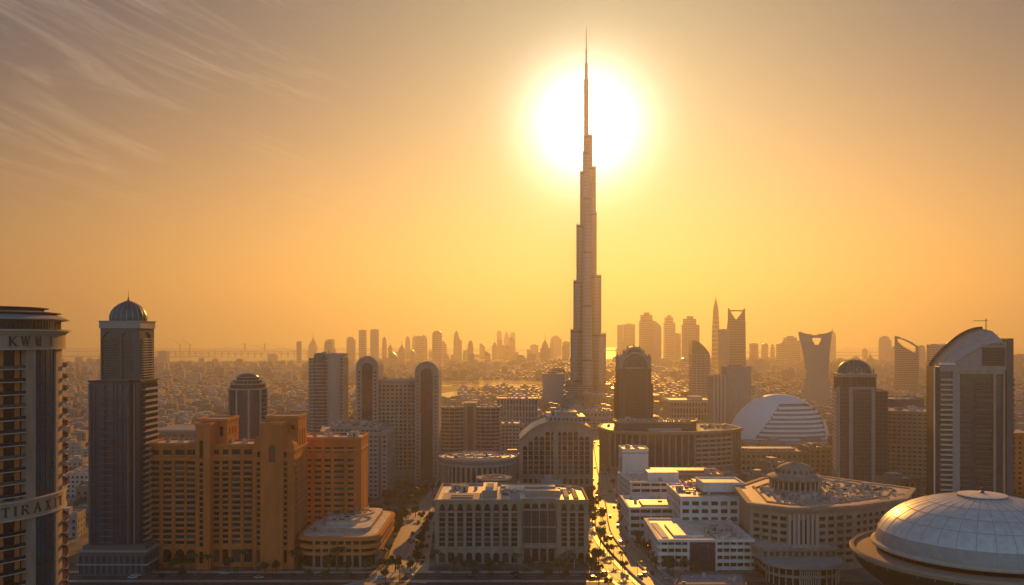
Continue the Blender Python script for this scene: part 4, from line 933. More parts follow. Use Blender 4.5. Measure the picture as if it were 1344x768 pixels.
# 19 big dome in the right corner
def big_dome():
    cx, cy = X(1289, 372), 372; t = thing('dome_arena', 'huge pale panelled dome in a saucer rim filling the bottom right corner', 'arena', (cx, cy)); zb = 35.2; r = 40.5; h = 21.3; N = 72
    prof = [(r*math.sin(math.pi/2*(1-q)), zb+h*math.sin(math.pi/2*q)**.86) for q in [k/26 for k in range(26)]]
    prof = [(rr, z) for rr, z in prof if rr > 8.3]+[(8.3, zb+h-.25)]
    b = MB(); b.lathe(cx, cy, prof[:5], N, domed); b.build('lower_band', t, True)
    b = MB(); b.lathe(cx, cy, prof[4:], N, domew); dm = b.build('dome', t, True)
    b = MB()
    for k in range(36):
        a = 2*math.pi*k/36
        for (r1, z1), (r2, z2) in zip(prof[:-1], prof[1:]): b.tube((cx+r1*math.cos(a), cy+r1*math.sin(a), z1), (cx+r2*math.cos(a), cy+r2*math.sin(a), z2), .11, joint, 4)
    for k in (4, 9, 13, 17):
        if k < len(prof):
            rr, z = prof[k]
            b.lathe(cx, cy, [(rr+.12, z-.05), (rr+.13, z+.05), (rr-.02, z+.12)], N, joint)
    b.build('joint', dm)
    b = MB(); b.lathe(cx, cy, [(8.2, zb+h-.6), (9.3, zb+h-.2), (9.3, zb+h+.35), (8.9, zb+h+.4), (0, zb+h+1.0)], 48, white); b.lathe(cx, cy, [(9.0, zb+h-.5), (9.45, zb+h-.35), (9.45, zb+h-.1), (9.2, zb+h-.05)], 48, dconc); cap = b.build('cap', t)
    b = MB(); b.lathe(cx, cy, [(.9, zb+h+.9), (.9, zb+h+1.4), (.35, zb+h+1.8), (.3, zb+h+3), (0, zb+h+3.2)], 12, dmetal); b.build('finial', cap)
    b = MB(); b.lathe(cx, cy, [(r+.2, zb-.6), (r+1.6, zb-.2), (r+1.7, zb+.9), (r+.8, zb+1.3), (r-.2, zb+1.2)], N, pale); b.build('ring_beam', t, True)
    R2 = 50.0
    b = MB(); b.lathe(cx, cy, [(r-.5, zb-2.2), (R2-1.2, zb-3.0), (R2-1.1, zb-1.9), (R2, zb-1.6), (R2+.8, zb-2.4), (R2+.6, zb-3.6)], N, tan); b.build('terrace', t)
    b = MB(); b.lathe(cx, cy, [(R2+.6, zb-3.6), (R2-3, zb-9), (R2-11, zb-16), (R2-22, zb-23), (R2-30, 0)], N, bronze)
    b.build('saucer', t, True)
    b = MB()
    for k in range(48): a = 2*math.pi*k/48; b.tube((cx+(R2+.4)*math.cos(a), cy+(R2+.4)*math.sin(a), zb-3.8), (cx+(R2-11)*math.cos(a), cy+(R2-11)*math.sin(a), zb-16.4), .3, stone, 4)
    b.build('rib', t)
big_dome()
# 20 right tower with sail roof
def sail_tower():
    cx, cy, a = X(1277, 618), 622, R(-13); W, D = 46.0, 27.0; p = rot_rect(cx, cy, W, D, a); c_, s_ = math.cos(a), math.sin(a)
    def L(x, y): return (cx+x*c_-y*s_, cy+x*s_+y*c_)
    t = thing('sail_tower', 'tall grey tower with curved sail roof, bright balconies and roof crane at right', 'tower', (cx, cy)); zs = Z(487, 608); zr = Z(452, 612)
    def sub(x0, x1, y0, y1): return [L(x0, y0), L(x1, y0), L(x1, y1), L(x0, y1)]
    b = MB(); b.prism(sub(-W/2+1, W/2-4, -D/2+1.2, D/2), 0, zs+3, teal); b.build('glazing', t)
    # frame walls
    b = MB(); b.prism(sub(-W/2-1.8, -W/2+1.2, -D/2+1.0, D/2+.5), 0, zs+2.4, dmetal); b.prism(sub(-W/2+9, -W/2+13.5, -D/2-.4, D/2-1), 0, zs+2, tstone); b.prism(sub(W/2-4, W/2, -D/2-.8, D/2), 0, zr+4, slate)
    b.prism(sub(W/2-12.2, W/2-10.6, -D/2-.9, -D/2+1.3), 0, zs-2, stone); b.prism(sub(W/2-6.3, W/2-5.0, -D/2-.9, -D/2+1.3), 0, zs-2.01, stone)
    b.prism(sub(-W/2+13.4, W/2-4.95, -D/2-.9, -D/2+1.35), zs-2, zs+.6, stone); b.build('frame', t)
    b = MB(); b.prism(sub(-W/2-2.4, -W/2-1.7, -D/2+.4, -D/2+1.6), 0, zs+2.2, white); b.build('fin', t)
    for k in range(34):
        z = 2+k*3.35
        if z > zs-4: break
        b = MB(); b.prism(sub(-W/2+1.4, -W/2+8.9, -D/2-1.3, -D/2+1.4), z-.3, z, pale); b.prism(sub(-W/2+1.4, -W/2+8.9, -D/2-1.3, -D/2-1.1), z, z+.95, pale); b.prism(sub(-W/2+1.4, -W/2+1.65, -D/2-1.1, -D/2+1.4), z, z+.95, pale); b.build('balcony', t)
        b = MB(); b.prism(sub(-W/2+13.6, -W/2+20, -D/2-.7, -D/2+1.3), z-.3, z+.35, slate); b.prism(sub(-W/2+23, W/2-12.3, -D/2-.7, -D/2+1.3), z-.3, z+.35, slate); b.prism(sub(-W/2+23, W/2-12.3, -D/2-.72, -D/2-.62), z+.35, z+1.1, glass); b.build('balcony', t)
        b = MB(); b.prism(sub(W/2, W/2+1.8, -D/2+3, D/2-2), z-.3, z, tstone); b.prism(sub(W/2+1.65, W/2+1.8, -D/2+3, D/2-2), z, z+1, tstone); b.build('balcony', t)
    # upper solid gable whose top follows the lower edge of the sail
    ztop = Z(431, 618); x0f, xlen = -W/2+8.5, W*.68
    def sail(u): return zs+2+(ztop-zs-2)*math.sin(max(0, min(1, u))*math.pi/2)**.85
    def edge(u): return zs+3.5+(zr+1.5-zs-3.5)*math.sin(max(0, min(1, u))*math.pi/2)**.95+max(0, u-1)*8
    b = MB(); n = 24; xs = [x0f+(W/2-4.05-x0f)*k/n for k in range(n+1)]
    for k in range(n):
        A, B = L(xs[k], -D/2-.2), L(xs[k+1], -D/2-.2); C_, D_ = L(xs[k+1], D/2-1), L(xs[k], D/2-1); za, zb_ = edge((xs[k]-x0f)/xlen), edge((xs[k+1]-x0f)/xlen)
        b.add([(*A, zs+.6), (*B, zs+.6), (*B, zb_), (*A, za), (*D_, zs+.6), (*C_, zs+.6), (*C_, zb_), (*D_, za)], [(0, 1, 2, 3), (5, 4, 7, 6), (3, 2, 6, 7)], concrete)
    b.prism(sub(-W/2+1.1, -W/2+9.1, -D/2-.3, D/2-1), zs-.5, zs+4, concrete); b.build('gable', t)
    b = MB(); b.prism(sub(W/2-19, W/2-5, -D/2-.5, -D/2+.5), zs+3.5, zr-2.5, dmetal)
    for k in range(8): b.prism(sub(W/2-19, W/2-5, -D/2-.65, -D/2-.45), zs+4+k*1.9, zs+4.4+k*1.9, dconc)
    b.build('louvre_panel', t)
    b = MB(); b.prism(sub(-W/2+1.3, -W/2+10.5, -D/2-1.8, -D/2+4), zs+3.9, zs+5.2, white); b.build('ledge', t)
    # sail: two curved strips
    b = MB(); m = 24; top, bot = [], []
    for k in range(m+1):
        u = k/m; xf, zf = x0f+xlen*u*1.0, edge(u)+.35; xb, zb_ = -W/2-.2+W*.74*u, sail(u)
        for lst, dz in ((top, 0), (bot, -.6)): lst += [(*L(xf, -D/2-.9), zf+dz), (*L(xf*.5+xb*.5, 0), zf*.42+zb_*.58+2.0+dz), (*L(xb, D/2-1.5), zb_+dz)]
    vs = top+bot; o = len(top); fs = []
    for k in range(m):
        for j in range(2):
            i = 3*k+j; fs += [(i, i+3, i+4, i+1), (o+i, o+i+1, o+i+4, o+i+3)]
        fs += [(3*k, o+3*k, o+3*k+3, 3*k+3), (3*k+2, 3*k+5, o+3*k+5, o+3*k+2)]
    fs += [(0, 1, o+1, o), (1, 2, o+2, o+1), (3*m, o+3*m, o+3*m+1, 3*m+1), (3*m+1, o+3*m+1, o+3*m+2, 3*m+2)]
    b.add(vs, fs, domed); b.build('sail_roof', t, True)
    b = MB()
    for k in range(m):
        u0, u1 = k/m, (k+1)/m
        for y_ in (D/2-1.8,):
            b.tube((*L(-W/2-.4+W*.74*u0, y_), sail(u0)+.5), (*L(-W/2-.4+W*.74*u1, y_), sail(u1)+.5), .9, dmetal, 6)
    b.build('edge_beam', t)
    b = MB(); b.prism(sub(W/2-14, W/2-4, -D/2+3, D/2-3), zr-4, zr+3.2, dconc, top=gravel); b.build('penthouse', t)
    b = MB(); mx = L(W/2-13, 0); zt = Z(418, 620); b.tube((*mx, zr+2), (*mx, zt), .28, dmetal, 6); b.tube((*L(W/2-21, 0), zt-1.6), (*L(W/2-12, 0), zt-1.6), .2, dmetal, 6); b.tube((*L(W/2-15, 0), zt-9), (*L(W/2-10.5, 0), zt-9), .15, dmetal, 6); b.tube((*L(W/2-6, 0), zr+3), (*L(W/2-6, 0), zr+7), .15, dmetal, 6); b.build('roof_crane', t)
sail_tower()
# 21 domed tower right
def domed_right():
    cx, cy, a = X(1124, 765), 768, R(-13); W, D = 30.0, 30.0; c_, s_ = math.cos(a), math.sin(a)
    def sub(x0, x1, y0, y1): return [(cx+x*c_-y*s_, cy+x*s_+y*c_) for x, y in ((x0, y0), (x1, y0), (x1, y1), (x0, y1))]
    t = thing('domed_glass_tower', 'grey-green tower with ribbed dome cap and gridded balconies, left of the sail tower', 'tower', (cx, cy)); zt = Z(492, 752); zl = Z(514, 752); zs = Z(508, 752)
    main = sub(-W/2, W/2-1, -D/2, D/2); clad(t, main, 0, zt-2, 3.3, 3.0, teal, slate, slate, bh=.7, out=.2, pier_w=.5)
    right = sub(W/2-1.2, W/2+8.5, -D/2+3, D/2-2); clad(t, right, 0, zl, 3.3, 3.2, teal, slate, slate, bh=.7, out=.2, pier_w=.5); roof(t, right, zl, 1)
    b = MB(); b.prism(sub(-W/2+8.2, -W/2+11.2, -D/2-1.0, -D/2+1), 0, zs, concrete); b.prism(sub(W/2-4.3, W/2-1.5, -D/2-1.0, -D/2+1), 0, zs-.02, concrete); b.prism(sub(-W/2-.9, -W/2+1.2, -D/2-.9, -D/2+1), 0, zs-.03, concrete)
    b.prism(sub(-W/2+11.1, W/2-4.2, -D/2-1.01, -D/2+1), zs-2, zs-.01, concrete); b.build('frame', t)
    for k in range(int(zs/3.3)-1):
        z = 2+3.3*k; b = MB(); b.prism(sub(-W/2-1.6, -W/2, -D/2+2, D/2-2), z-.25, z, pale); b.prism(sub(-W/2-1.6, -W/2-1.45, -D/2+2, D/2-2), z, z+1, pale); b.prism(sub(-W/2+1.2, -W/2+5, -D/2-1, -D/2+.1), z-.25, z+.8, slate); b.build('balcony', t)
    b = MB()
    for j in range(6): b.prism(sub(-W/2-1.7, -W/2, -D/2+2+j*5, -D/2+2.4+j*5), 0, zs-2, pale)
    b.build('pier', t)
    b = MB(); b.prism(sub(-W/2-.6, W/2-.4, -D/2-.8, D/2+.5), zt-2, zt, stone, top=gravel); b.prism(sub(-W/2-1.1, W/2+.1, -D/2-1.3, D/2+1), zt, zt+.9, pale, top=gravel); b.build('cornice', t)
    b = MB(); b.prism(sub(-W/2+2, -W/2+8, -D/2-.25, -D/2+.5), zt-8, zt-2.6, dmetal); b.prism(sub(-W/2+11, W/2-4.5, -D/2-.25, -D/2+.5), zt-8, zt-2.6, dmetal); b.build('louvre_panel', t)
    hh = Z(472, 768)-zt-.9; r0 = 13.8; prof = [(r0*math.cos(q*math.pi/2)**.9, zt+.9+hh*math.sin(q*math.pi/2)) for q in [k/12 for k in range(12)]]+[(.1, zt+.9+hh)]
    b = MB(); b.lathe(cx-.8, cy, prof, 40, patina); dm = b.build('dome', t, True); b = MB()
    for k in range(16):
        an = 2*math.pi*k/16
        for (r1, z1), (r2, z2) in zip(prof[:-1], prof[1:]): b.tube((cx-.8+r1*math.cos(an), cy+r1*math.sin(an), z1), (cx-.8+r2*math.cos(an), cy+r2*math.sin(an), z2), .22, tstone, 4)
    b.build('rib', dm)
    b = MB(); o = arch_out(-6, 6, 0, .5); 
    for xx in (-6, -3, 0, 3, 6): b.prism(sub(xx-.5, xx+.5, -D/2+1, -D/2+3), zt+.9, zt+.9+4.5*math.sqrt(max(.1, 1-(xx/7.5)**2)), stone)
    b.prism(sub(-7.5, 7.5, -D/2+1.2, -D/2+4), zt+.9, zt+2.2, stone); b.prism(sub(W/2-3, W/2-2.2, -D/2, -D/2+1), zt+.9, zt+5, dmetal); b.build('dome_screen', t)
domed_right()
# 22 two-tier brown block between the two right towers
q = [(X(1163, 785), 785), (X(1232, 770), 770), (X(1236, 815), 815), (X(1166, 830), 830)]; z1 = Z(541, 780)
t = punched('brown_block', 'brown two-tier apartment block between domed glass tower and sail tower', 'apartment block', [(offset(q, .8), 0, z1*.52), (q, z1*.52-.5, z1)], tan, 3.4, 4.0, 111, .64, .5, sill=.8, pm=stone)
clutter(t, q, z1, 12, 112)
q = rect(1170, 1222, 840, 40); t = punched('brown_block', 'darker round-cornered block just behind the brown two-tier block', 'apartment block', [(rrect(X(1166, 840), X(1215, 840), 835, 880, 10, 4), 0, Z(525, 840))], dconc, 3.6, 4, 113, .6, .5); clutter(t, q, Z(525, 840), 10, 114)
q = rect(1326, 1400, 700, 40); t = punched('brown_block', 'dark brown block at the right edge behind the big dome', 'apartment block', [(q, 0, Z(570, 700))], orange, 3.6, 4.5, 115, .5, .45); clutter(t, q, Z(570, 700), 6, 116)
# 23 white shell arena
def shell():
    cx, cy = X(1024, 1050), 1056; rx, ry, h = 58.0, 44.0, Z(517, 1056); t = thing('shell_arena', 'white egg-shell arena with dark horizontal louvres in front of the waisted tower', 'arena', (cx, cy)); N, M = 150, 60
    def pt(a, q, s=1.0): return (cx+rx*s*math.cos(a)*math.cos(q), cy+ry*s*math.sin(a)*math.cos(q), h*s*math.sin(q))
    def front(x, y, z): return y < cy-3 and 9 < z < 47 and -36+ (z-9)*.78 < x-cx < 45-(max(0, z-38)*2.2)
    b = MB(); vs = []; idx = {}
    fs = []
    for i in range(M):
        for j in range(N):
            c = [pt(2*math.pi*(j+dj)/N, math.pi/2*(i+di)/M) for di, dj in ((0, 0), (0, 1), (1, 1), (1, 0))]; m = [sum(k[e] for k in c)/4 for e in range(3)]
            if front(*m): continue
            f = []
            for di, dj in ((0, 0), (0, 1), (1, 1), (1, 0)):
                key = (i+di, (j+dj) % N)
                if key not in idx: idx[key] = len(vs); vs.append(pt(2*math.pi*key[1]/N, math.pi/2*key[0]/M))
                f.append(idx[key])
            fs.append(tuple(f))
    b.add(vs, fs, shellm); b.build('shell', t, True)
    b = MB(); vs = [pt(2*math.pi*j/48, math.pi/2*i/16, .955) for i in range(17) for j in range(48)]
    b.add(vs, [(i*48+j, i*48+(j+1) % 48, (i+1)*48+(j+1) % 48, (i+1)*48+j) for i in range(16) for j in range(48)], joint); b.build('inner_wall', t, True)
    for k in range(7):
        z0, z1 = 11.5+k*4.9, 14.1+k*4.9; b = MB(); seg = []
        for j in range(121):
            a = math.pi+math.pi*j/120; row = []
            for z, s in ((z0, .957), (z0, 1.0), (z1, 1.0), (z1, .957)): q = math.asin(min(.99, z/h/1.0)); row.append((cx+rx*s*math.cos(a)*math.cos(q), cy+ry*s*math.sin(a)*math.cos(q), z))
            if front(row[1][0], row[1][1], (z0+z1)/2): seg.append(row)
        vs = [p for r_ in seg for p in r_]
        b.add(vs, [(4*i+e, 4*i+4+e, 4*i+4+(e+1) % 4, 4*i+(e+1) % 4) for i in range(len(seg)-1) for e in range(4)]+[(0, 1, 2, 3), tuple(len(vs)-4+e for e in (3, 2, 1, 0))], shellm); b.build('louvre', t)
    b = MB(); b.lathe(cx, cy, [(rx+9, 0), (rx+9, 5), (rx+7, 6), (rx-3, 7.5)], 64, concrete, 0, 2*math.pi, 1, .8); b.lathe(cx+22, cy-30, [(17, 0), (17, 8), (13, 10), (0, 11)], 32, tan); b.build('plinth', t)
shell()
# ------------------------------------------------------------ sliced slab towers (outline by height)
def sliced(b, sl, y0, y1, m, taper=0):
    """sl rows: (z, xl, xr[, hole_l, hole_r])"""
    for s0, s1 in zip(sl[:-1], sl[1:]):
        z0, z1 = s0[0], s1[0]; spans = [((s0[1], s0[2]), (s1[1], s1[2]))]
        if len(s0) > 3 and len(s1) > 3: spans = [((s0[1], s0[3]), (s1[1], s1[3])), ((s0[4], s0[2]), (s1[4], s1[2]))]
        for (a0, b0), (a1, b1) in spans:
            b.add([(a0, y0, z0), (b0, y0, z0), (b0, y1, z0), (a0, y1, z0), (a1, y0, z1), (b1, y0, z1), (b1, y1, z1), (a1, y1, z1)], [(0, 1, 5, 4), (1, 2, 6, 5), (2, 3, 7, 6), (3, 0, 4, 7), (4, 5, 6, 7), (3, 2, 1, 0)], m)
def slab_tower(name, label, d, dep, rows, body, fin, fl=4, n=0, group=None):
    t = thing(name, label, 'tower', (X((rows[0][1]+rows[0][2])/2, d), d+dep/2), group)
    sl = [(Z(r[0], d),)+tuple(X(v, d) for v in r[1:]) for r in rows]; sl[0] = (0.0,)+sl[0][1:]
    b = MB(); sliced(b, sl, d, d+dep, body); b.build('wall', t)
    b = MB(); z = 4.0
    while z < sl[-1][0]:
        for s0, s1 in zip(sl[:-1], sl[1:]):
            if s0[0] <= z < s1[0] and s1[0]-s0[0] > .01:
                f = (z-s0[0])/(s1[0]-s0[0]); v = [p+(q-p)*f for p, q in zip(s0[1:], s1[1:])]
                sp = [(v[0], v[1])] if len(v) == 2 else [(v[0], v[2]), (v[3], v[1])]
                for a, c in sp: b.box(a-.25, c+.25, d-.35, d+dep+.35, z, z+fl*.35, fin)
        z += fl
    b.build('cladding', t); t.rotation_euler = (0, 0, -math.atan2(t.location.x, t.location.y)); return t
# ------------------------------------------------------------ 24 supertall tower with stepped wings and spire
def supertall():
    d = 2000; ax = X(769.5, d); mp = d/F; t = thing('supertall_tower', 'enormously tall stepped tower with needle spire standing before the sun', 'tower', (ax, d))
    def zz(py): return Z(py, d)
    dl, dr, db = R(205), R(-25), R(270)
    wings = {'l': [(25, 497), (20.8, 433), (17, 369), (13, 296), (8, 226)], 'r': [(31, 503), (24.6, 438), (18.8, 362), (13, 280), (12.0, 220), (7.5, 178)], 'f': [(34, 520), (28, 470), (22, 400), (17, 330), (12, 260), (8, 200)]}
    def bar(L_, a, wd):
        c, s_ = math.cos(a), math.sin(a); pts = [(0, -wd/2)]+[(L_-wd/2+wd/2*math.cos(R(-90+18*k)), wd/2*math.sin(R(-90+18*k))) for k in range(11)]+[(0, wd/2)]
        return [(ax+x*c-y*s_, d+x*s_+y*c) for x, y in pts]
    for key, a in (('f', db), ('l', dl), ('r', dr)):
        b = MB(); c = MB(); prev = 0.0
        for i, (reach, top) in enumerate(wings[key]):
            L_ = reach*mp*(1.0 if key == 'f' else 1/math.cos(R(25))); L_ += 0 if key == 'f' else -.6; wd = max(13.5, 22-1.5*i)
            p = bar(max(L_, wd*.75), a, wd); z1 = zz(top); b.prism(p, 0 if i == 0 else prev-40, z1, burjm)
            z = prev+6
            while z < z1-4: c.ring(offset(p, .3), offset(p, -.1), z, z+1.5, metal); z += 7.5
            n = len(p)
            for k in range(n-1):
                q = p[k]; c.prism([(q[0]-.35, q[1]-.35), (q[0]+.35, q[1]-.35), (q[0]+.35, q[1]+.35), (q[0]-.35, q[1]+.35)], prev, z1+2.5, metal)
            c.ring(offset(p, .35), offset(p, -.3), z1-6, z1-3, dmetal)
            prev = z1
        w_ = b.build('wing', t); c.build('cladding', w_)
    b = MB(); core = [(24, 0, 300), (17, 300, 250), (13, 250, 178), (10.5, 178, 145), (7.5, 145, 104), (5.2, 104, 84), (2.6, 84, 60)]
    for wpx, y0, y1 in core:
        r_ = wpx/2*mp*.52; b.lathe(ax, d, [(r_, 0 if y0 == 0 else zz(y0)-5), (r_, zz(y1)), (r_*.55, zz(y1)+1.5)], 14, burjm)
    b.build('core', t)
    b = MB(); b.lathe(ax, d, [(5.2, zz(178)), (5.0, zz(106)), (3.4, zz(102)), (3.3, zz(84)), (2.1, zz(82)), (1.8, zz(66)), (1.3, zz(64)), (.9, zz(48)), (.4, zz(35))], 10, metal); b.build('spire', t)
    b = MB()
    for px, py, rx, h in ((757, 530, 37, 20), (800, 535, 32, 15), (775, 540, 45, 11)):
        b.lathe(X(px, d-40), d-30, [(rx, 0), (rx, h), (rx-1.5, h+.8), (0, h+1.5)], 28, haze_glass, sx=1.1, sy=.7)
        for k in range(int(h/4)): b.lathe(X(px, d-40), d-30, [(rx+.5, 4*k), (rx+.5, 4*k+1.5), (rx-.2, 4*k+1.5)], 28, tstone, sx=1.1, sy=.7)
    b.build('podium', t)
supertall()
# ------------------------------------------------------------ shaped towers right of centre
slab_tower('waisted_tower', 'waisted tower flaring to a concave top with a heart shaped opening, behind the shell arena', 1700, 26,
           [(551, 1056, 1094), (520, 1057, 1092), (490, 1061.5, 1089), (465, 1058, 1091), (453, 1055.5, 1092.3), (453, 1055.5, 1092.3, 1073, 1077), (446, 1053.5, 1093, 1069, 1080.5), (443.5, 1053, 1093.3, 1070, 1080),
            (443.5, 1053, 1093.3), (440, 1052.4, 1093.5), (440, 1052.4, 1093.5, 1071, 1073), (438, 1052.2, 1093.7, 1062, 1084), (436, 1052, 1094, 1054.5, 1092)], tstone, concrete)
slab_tower('notched_tower', 'tall tower with an open V notch framed at its top, right of the needle tower', 2200, 30,
           [(540, 952, 980.5), (450, 954.5, 980.3), (424, 957, 980), (419.5, 957.3, 979.8), (419.5, 957.3, 979.8, 967.5, 968.5), (410, 957.5, 979.6, 961.5, 975.5), (408.4, 957.6, 979.6, 961, 975.8), (408.4, 957.6, 979.6), (407, 957.6, 979.6),
            (407, 957.6, 979.6, 960.5, 976.8), (404.4, 957.7, 979.5, 958.7, 978.9)], haze_glass, tstone)
slab_tower('slanted_tower', 'slim tower with slanting curved top pierced by a slit, between domed glass and sail towers', 2000, 24,
           [(530, 1178.5, 1207.6), (463, 1178.5, 1207.6), (463, 1178.5, 1207.6, 1202, 1204.5), (455, 1178.5, 1207.4, 1189, 1203.5), (449, 1178.5, 1199, 1182.6, 1194), (445, 1178.5, 1190, 1181.5, 1186), (445, 1178.5, 1190), (441, 1178.5, 1181)], haze_glass, tstone)
def far(name, label, px0, px1, top, d, kind, m=None, grp=None, dep=None, fl=None):
    m = m or haze_glass; x0, x1 = X(px0, d), X(px1, d); zt = Z(top, d); w_ = x1-x0; dp = dep or max(14, min(40, w_)); xm = (x0+x1)/2; ym = d+dp/2
    t = thing(name, label, 'tower', (xm, ym), grp); b = MB(); c = MB(); fl = fl or max(4.5, d/420); H_ = zt
    def bx(a, e, y0, y1, z0, z1, cl=True):
        b.box(a, e, y0, y1, z0, z1, m)
        if cl:
            z = z0+fl
            while z < z1-fl*.4: c.ring([(a-.4, y0-.4), (e+.4, y0-.4), (e+.4, y1+.4), (a-.4, y1+.4)], [(a+.2, y0+.2), (e-.2, y0+.2), (e-.2, y1-.2), (a+.2, y1-.2)], z, z+fl*.4, tstone); z += fl
            n = max(2, int((e-a)/7))
            for k in range(n+1): xx = a+(e-a)*k/n; c.box(xx-.5, xx+.5, y0-.75, y0-.38, z0, z1-.5, tstone)
    if kind == 'box':
        bx(x0, x1, d, d+dp, 0, zt); b.build('wall', t)
        c.ring([(x0-.6, d-.6), (x1+.6, d-.6), (x1+.6, d+dp+.6), (x0-.6, d+dp+.6)], [(x0+.5, d+.5), (x1-.5, d+.5), (x1-.5, d+dp-.5), (x0+.5, d+dp-.5)], zt-2, zt+1, tstone); c.build('cladding', t)
        q = MB(); q.box(x0+w_*.25, x1-w_*.3, d+dp*.3, d+dp*.7, zt, zt+max(2, w_*.09), dconc); q.build('penthouse', t)
    elif kind == 'round':
        r = w_/2; zs = zt-r*.8; bx(x0, x1, d, d+dp, 0, zs); b.build('wall', t); c.build('cladding', t)
        q = MB(); o = [(xm-r*math.cos(math.pi*i/14), zs+.8*r*math.sin(math.pi*i/14)) for i in range(15)]; n = 15
        q.add([(x, d, z) for x, z in o]+[(x, d+dp, z) for x, z in o], [tuple(range(n))[::-1], tuple(range(n, 2*n))]+[(i, i+1, n+i+1, n+i) for i in range(n-1)], m); q.build('crown', t)
    elif kind == 'point':
        r = w_/2; prof = [(r, 0), (r, H_*.62), (r*.93, H_*.76), (r*.78, H_*.87), (r*.52, H_*.95), (r*.2, H_*.99), (.1, H_)]
        b.lathe(xm, ym, prof, 20, m); b.build('wall', t, True)
        z = fl
        while z < H_*.86: 
            f = 1.0 if z < H_*.62 else 1-.22*((z/H_-.62)/.25); c.lathe(xm, ym, [(r*f-.1, z), (r*f+.5, z+.2), (r*f+.5, z+fl*.35), (r*f-.1, z+fl*.4)], 20, tstone); z += fl
        c.build('cladding', t); q = MB(); q.tube((xm, ym, H_-1), (xm, ym, H_+w_*.22), .35, dmetal, 5); q.build('mast', t)
    elif kind == 'spire':
        zb = zt-w_*1.3; bx(x0, x1, d, d+dp, 0, zb-w_*.35); bx(x0+w_*.15, x1-w_*.15, d+dp*.15, d+dp*.85, zb-w_*.35, zb); b.build('wall', t); c.build('cladding', t)
        q = MB(); q.lathe(xm, ym, [(w_*.3, zb), (w_*.16, zb+w_*.35), (w_*.05, zb+w_*.5), (.3, zt)], 8, m); q.build('spire', t)
    elif kind == 'step':
        for f0, f1, h in ((0, 1, .84), (.08, .8, .95), (.3, .62, 1.0)): bx(x0+w_*f0, x0+w_*f1, d+dp*f0*.4, d+dp-dp*f0*.4, 0 if h == .84 else zt*(h-.12), zt*h)
        b.build('wall', t); c.build('cladding', t)
    elif kind == 'slant':
        zs = zt-w_*.8; bx(x0, x1, d, d+dp, 0, zs); b.build('wall', t); c.build('cladding', t); q = MB(); n = 8
        o = [(x0, zs)]+[(x0+w_*k/n, zs+(zt-zs)*math.cos(math.pi/2*(k/n))**.8 if k < n else zs) for k in range(n+1)]; n = len(o)
        q.add([(x, d, z) for x, z in o]+[(x, d+dp, z) for x, z in o], [tuple(range(n))[::-1], tuple(range(n, 2*n))]+[(i, (i+1) % n, n+(i+1) % n, n+i) for i in range(n)], m); q.build('crown', t)
    elif kind == 'needle':
        r = w_/2; b.lathe(xm, ym, [(r, 0), (r*.9, H_*.5), (r*.62, H_*.8), (r*.45, H_*.86), (r*.3, H_*.9), (r*.1, H_*.95), (.15, H_)], 6, m); b.build('wall', t)
        for k in range(12): z = H_*.06*k; f = r*(1-.1*(z/(H_*.5)) if z < H_*.5 else .9-.28*((z/H_-.5)/.3)); c.lathe(xm, ym, [(f-.1, z), (f+.6, z+.3), (f+.6, z+3), (f-.1, z+3.3)], 6, tstone)
        c.build('cladding', t)
    elif kind == 'gate':
        o = arch_out(x0, x1, 0, zt-w_/2); i_ = arch_out(x0+w_*.38, x1-w_*.38, 0, zt-w_*.75); arch_ring(b, o, i_, d, d+dp, m); b.build('wall', t); c.box(xm-w_*.12, xm+w_*.12, d+1, d+dp-1, zt*.3, zt*.42, m); c.build('sky_bridge', t)
    return t
T = 'hazy_tower'
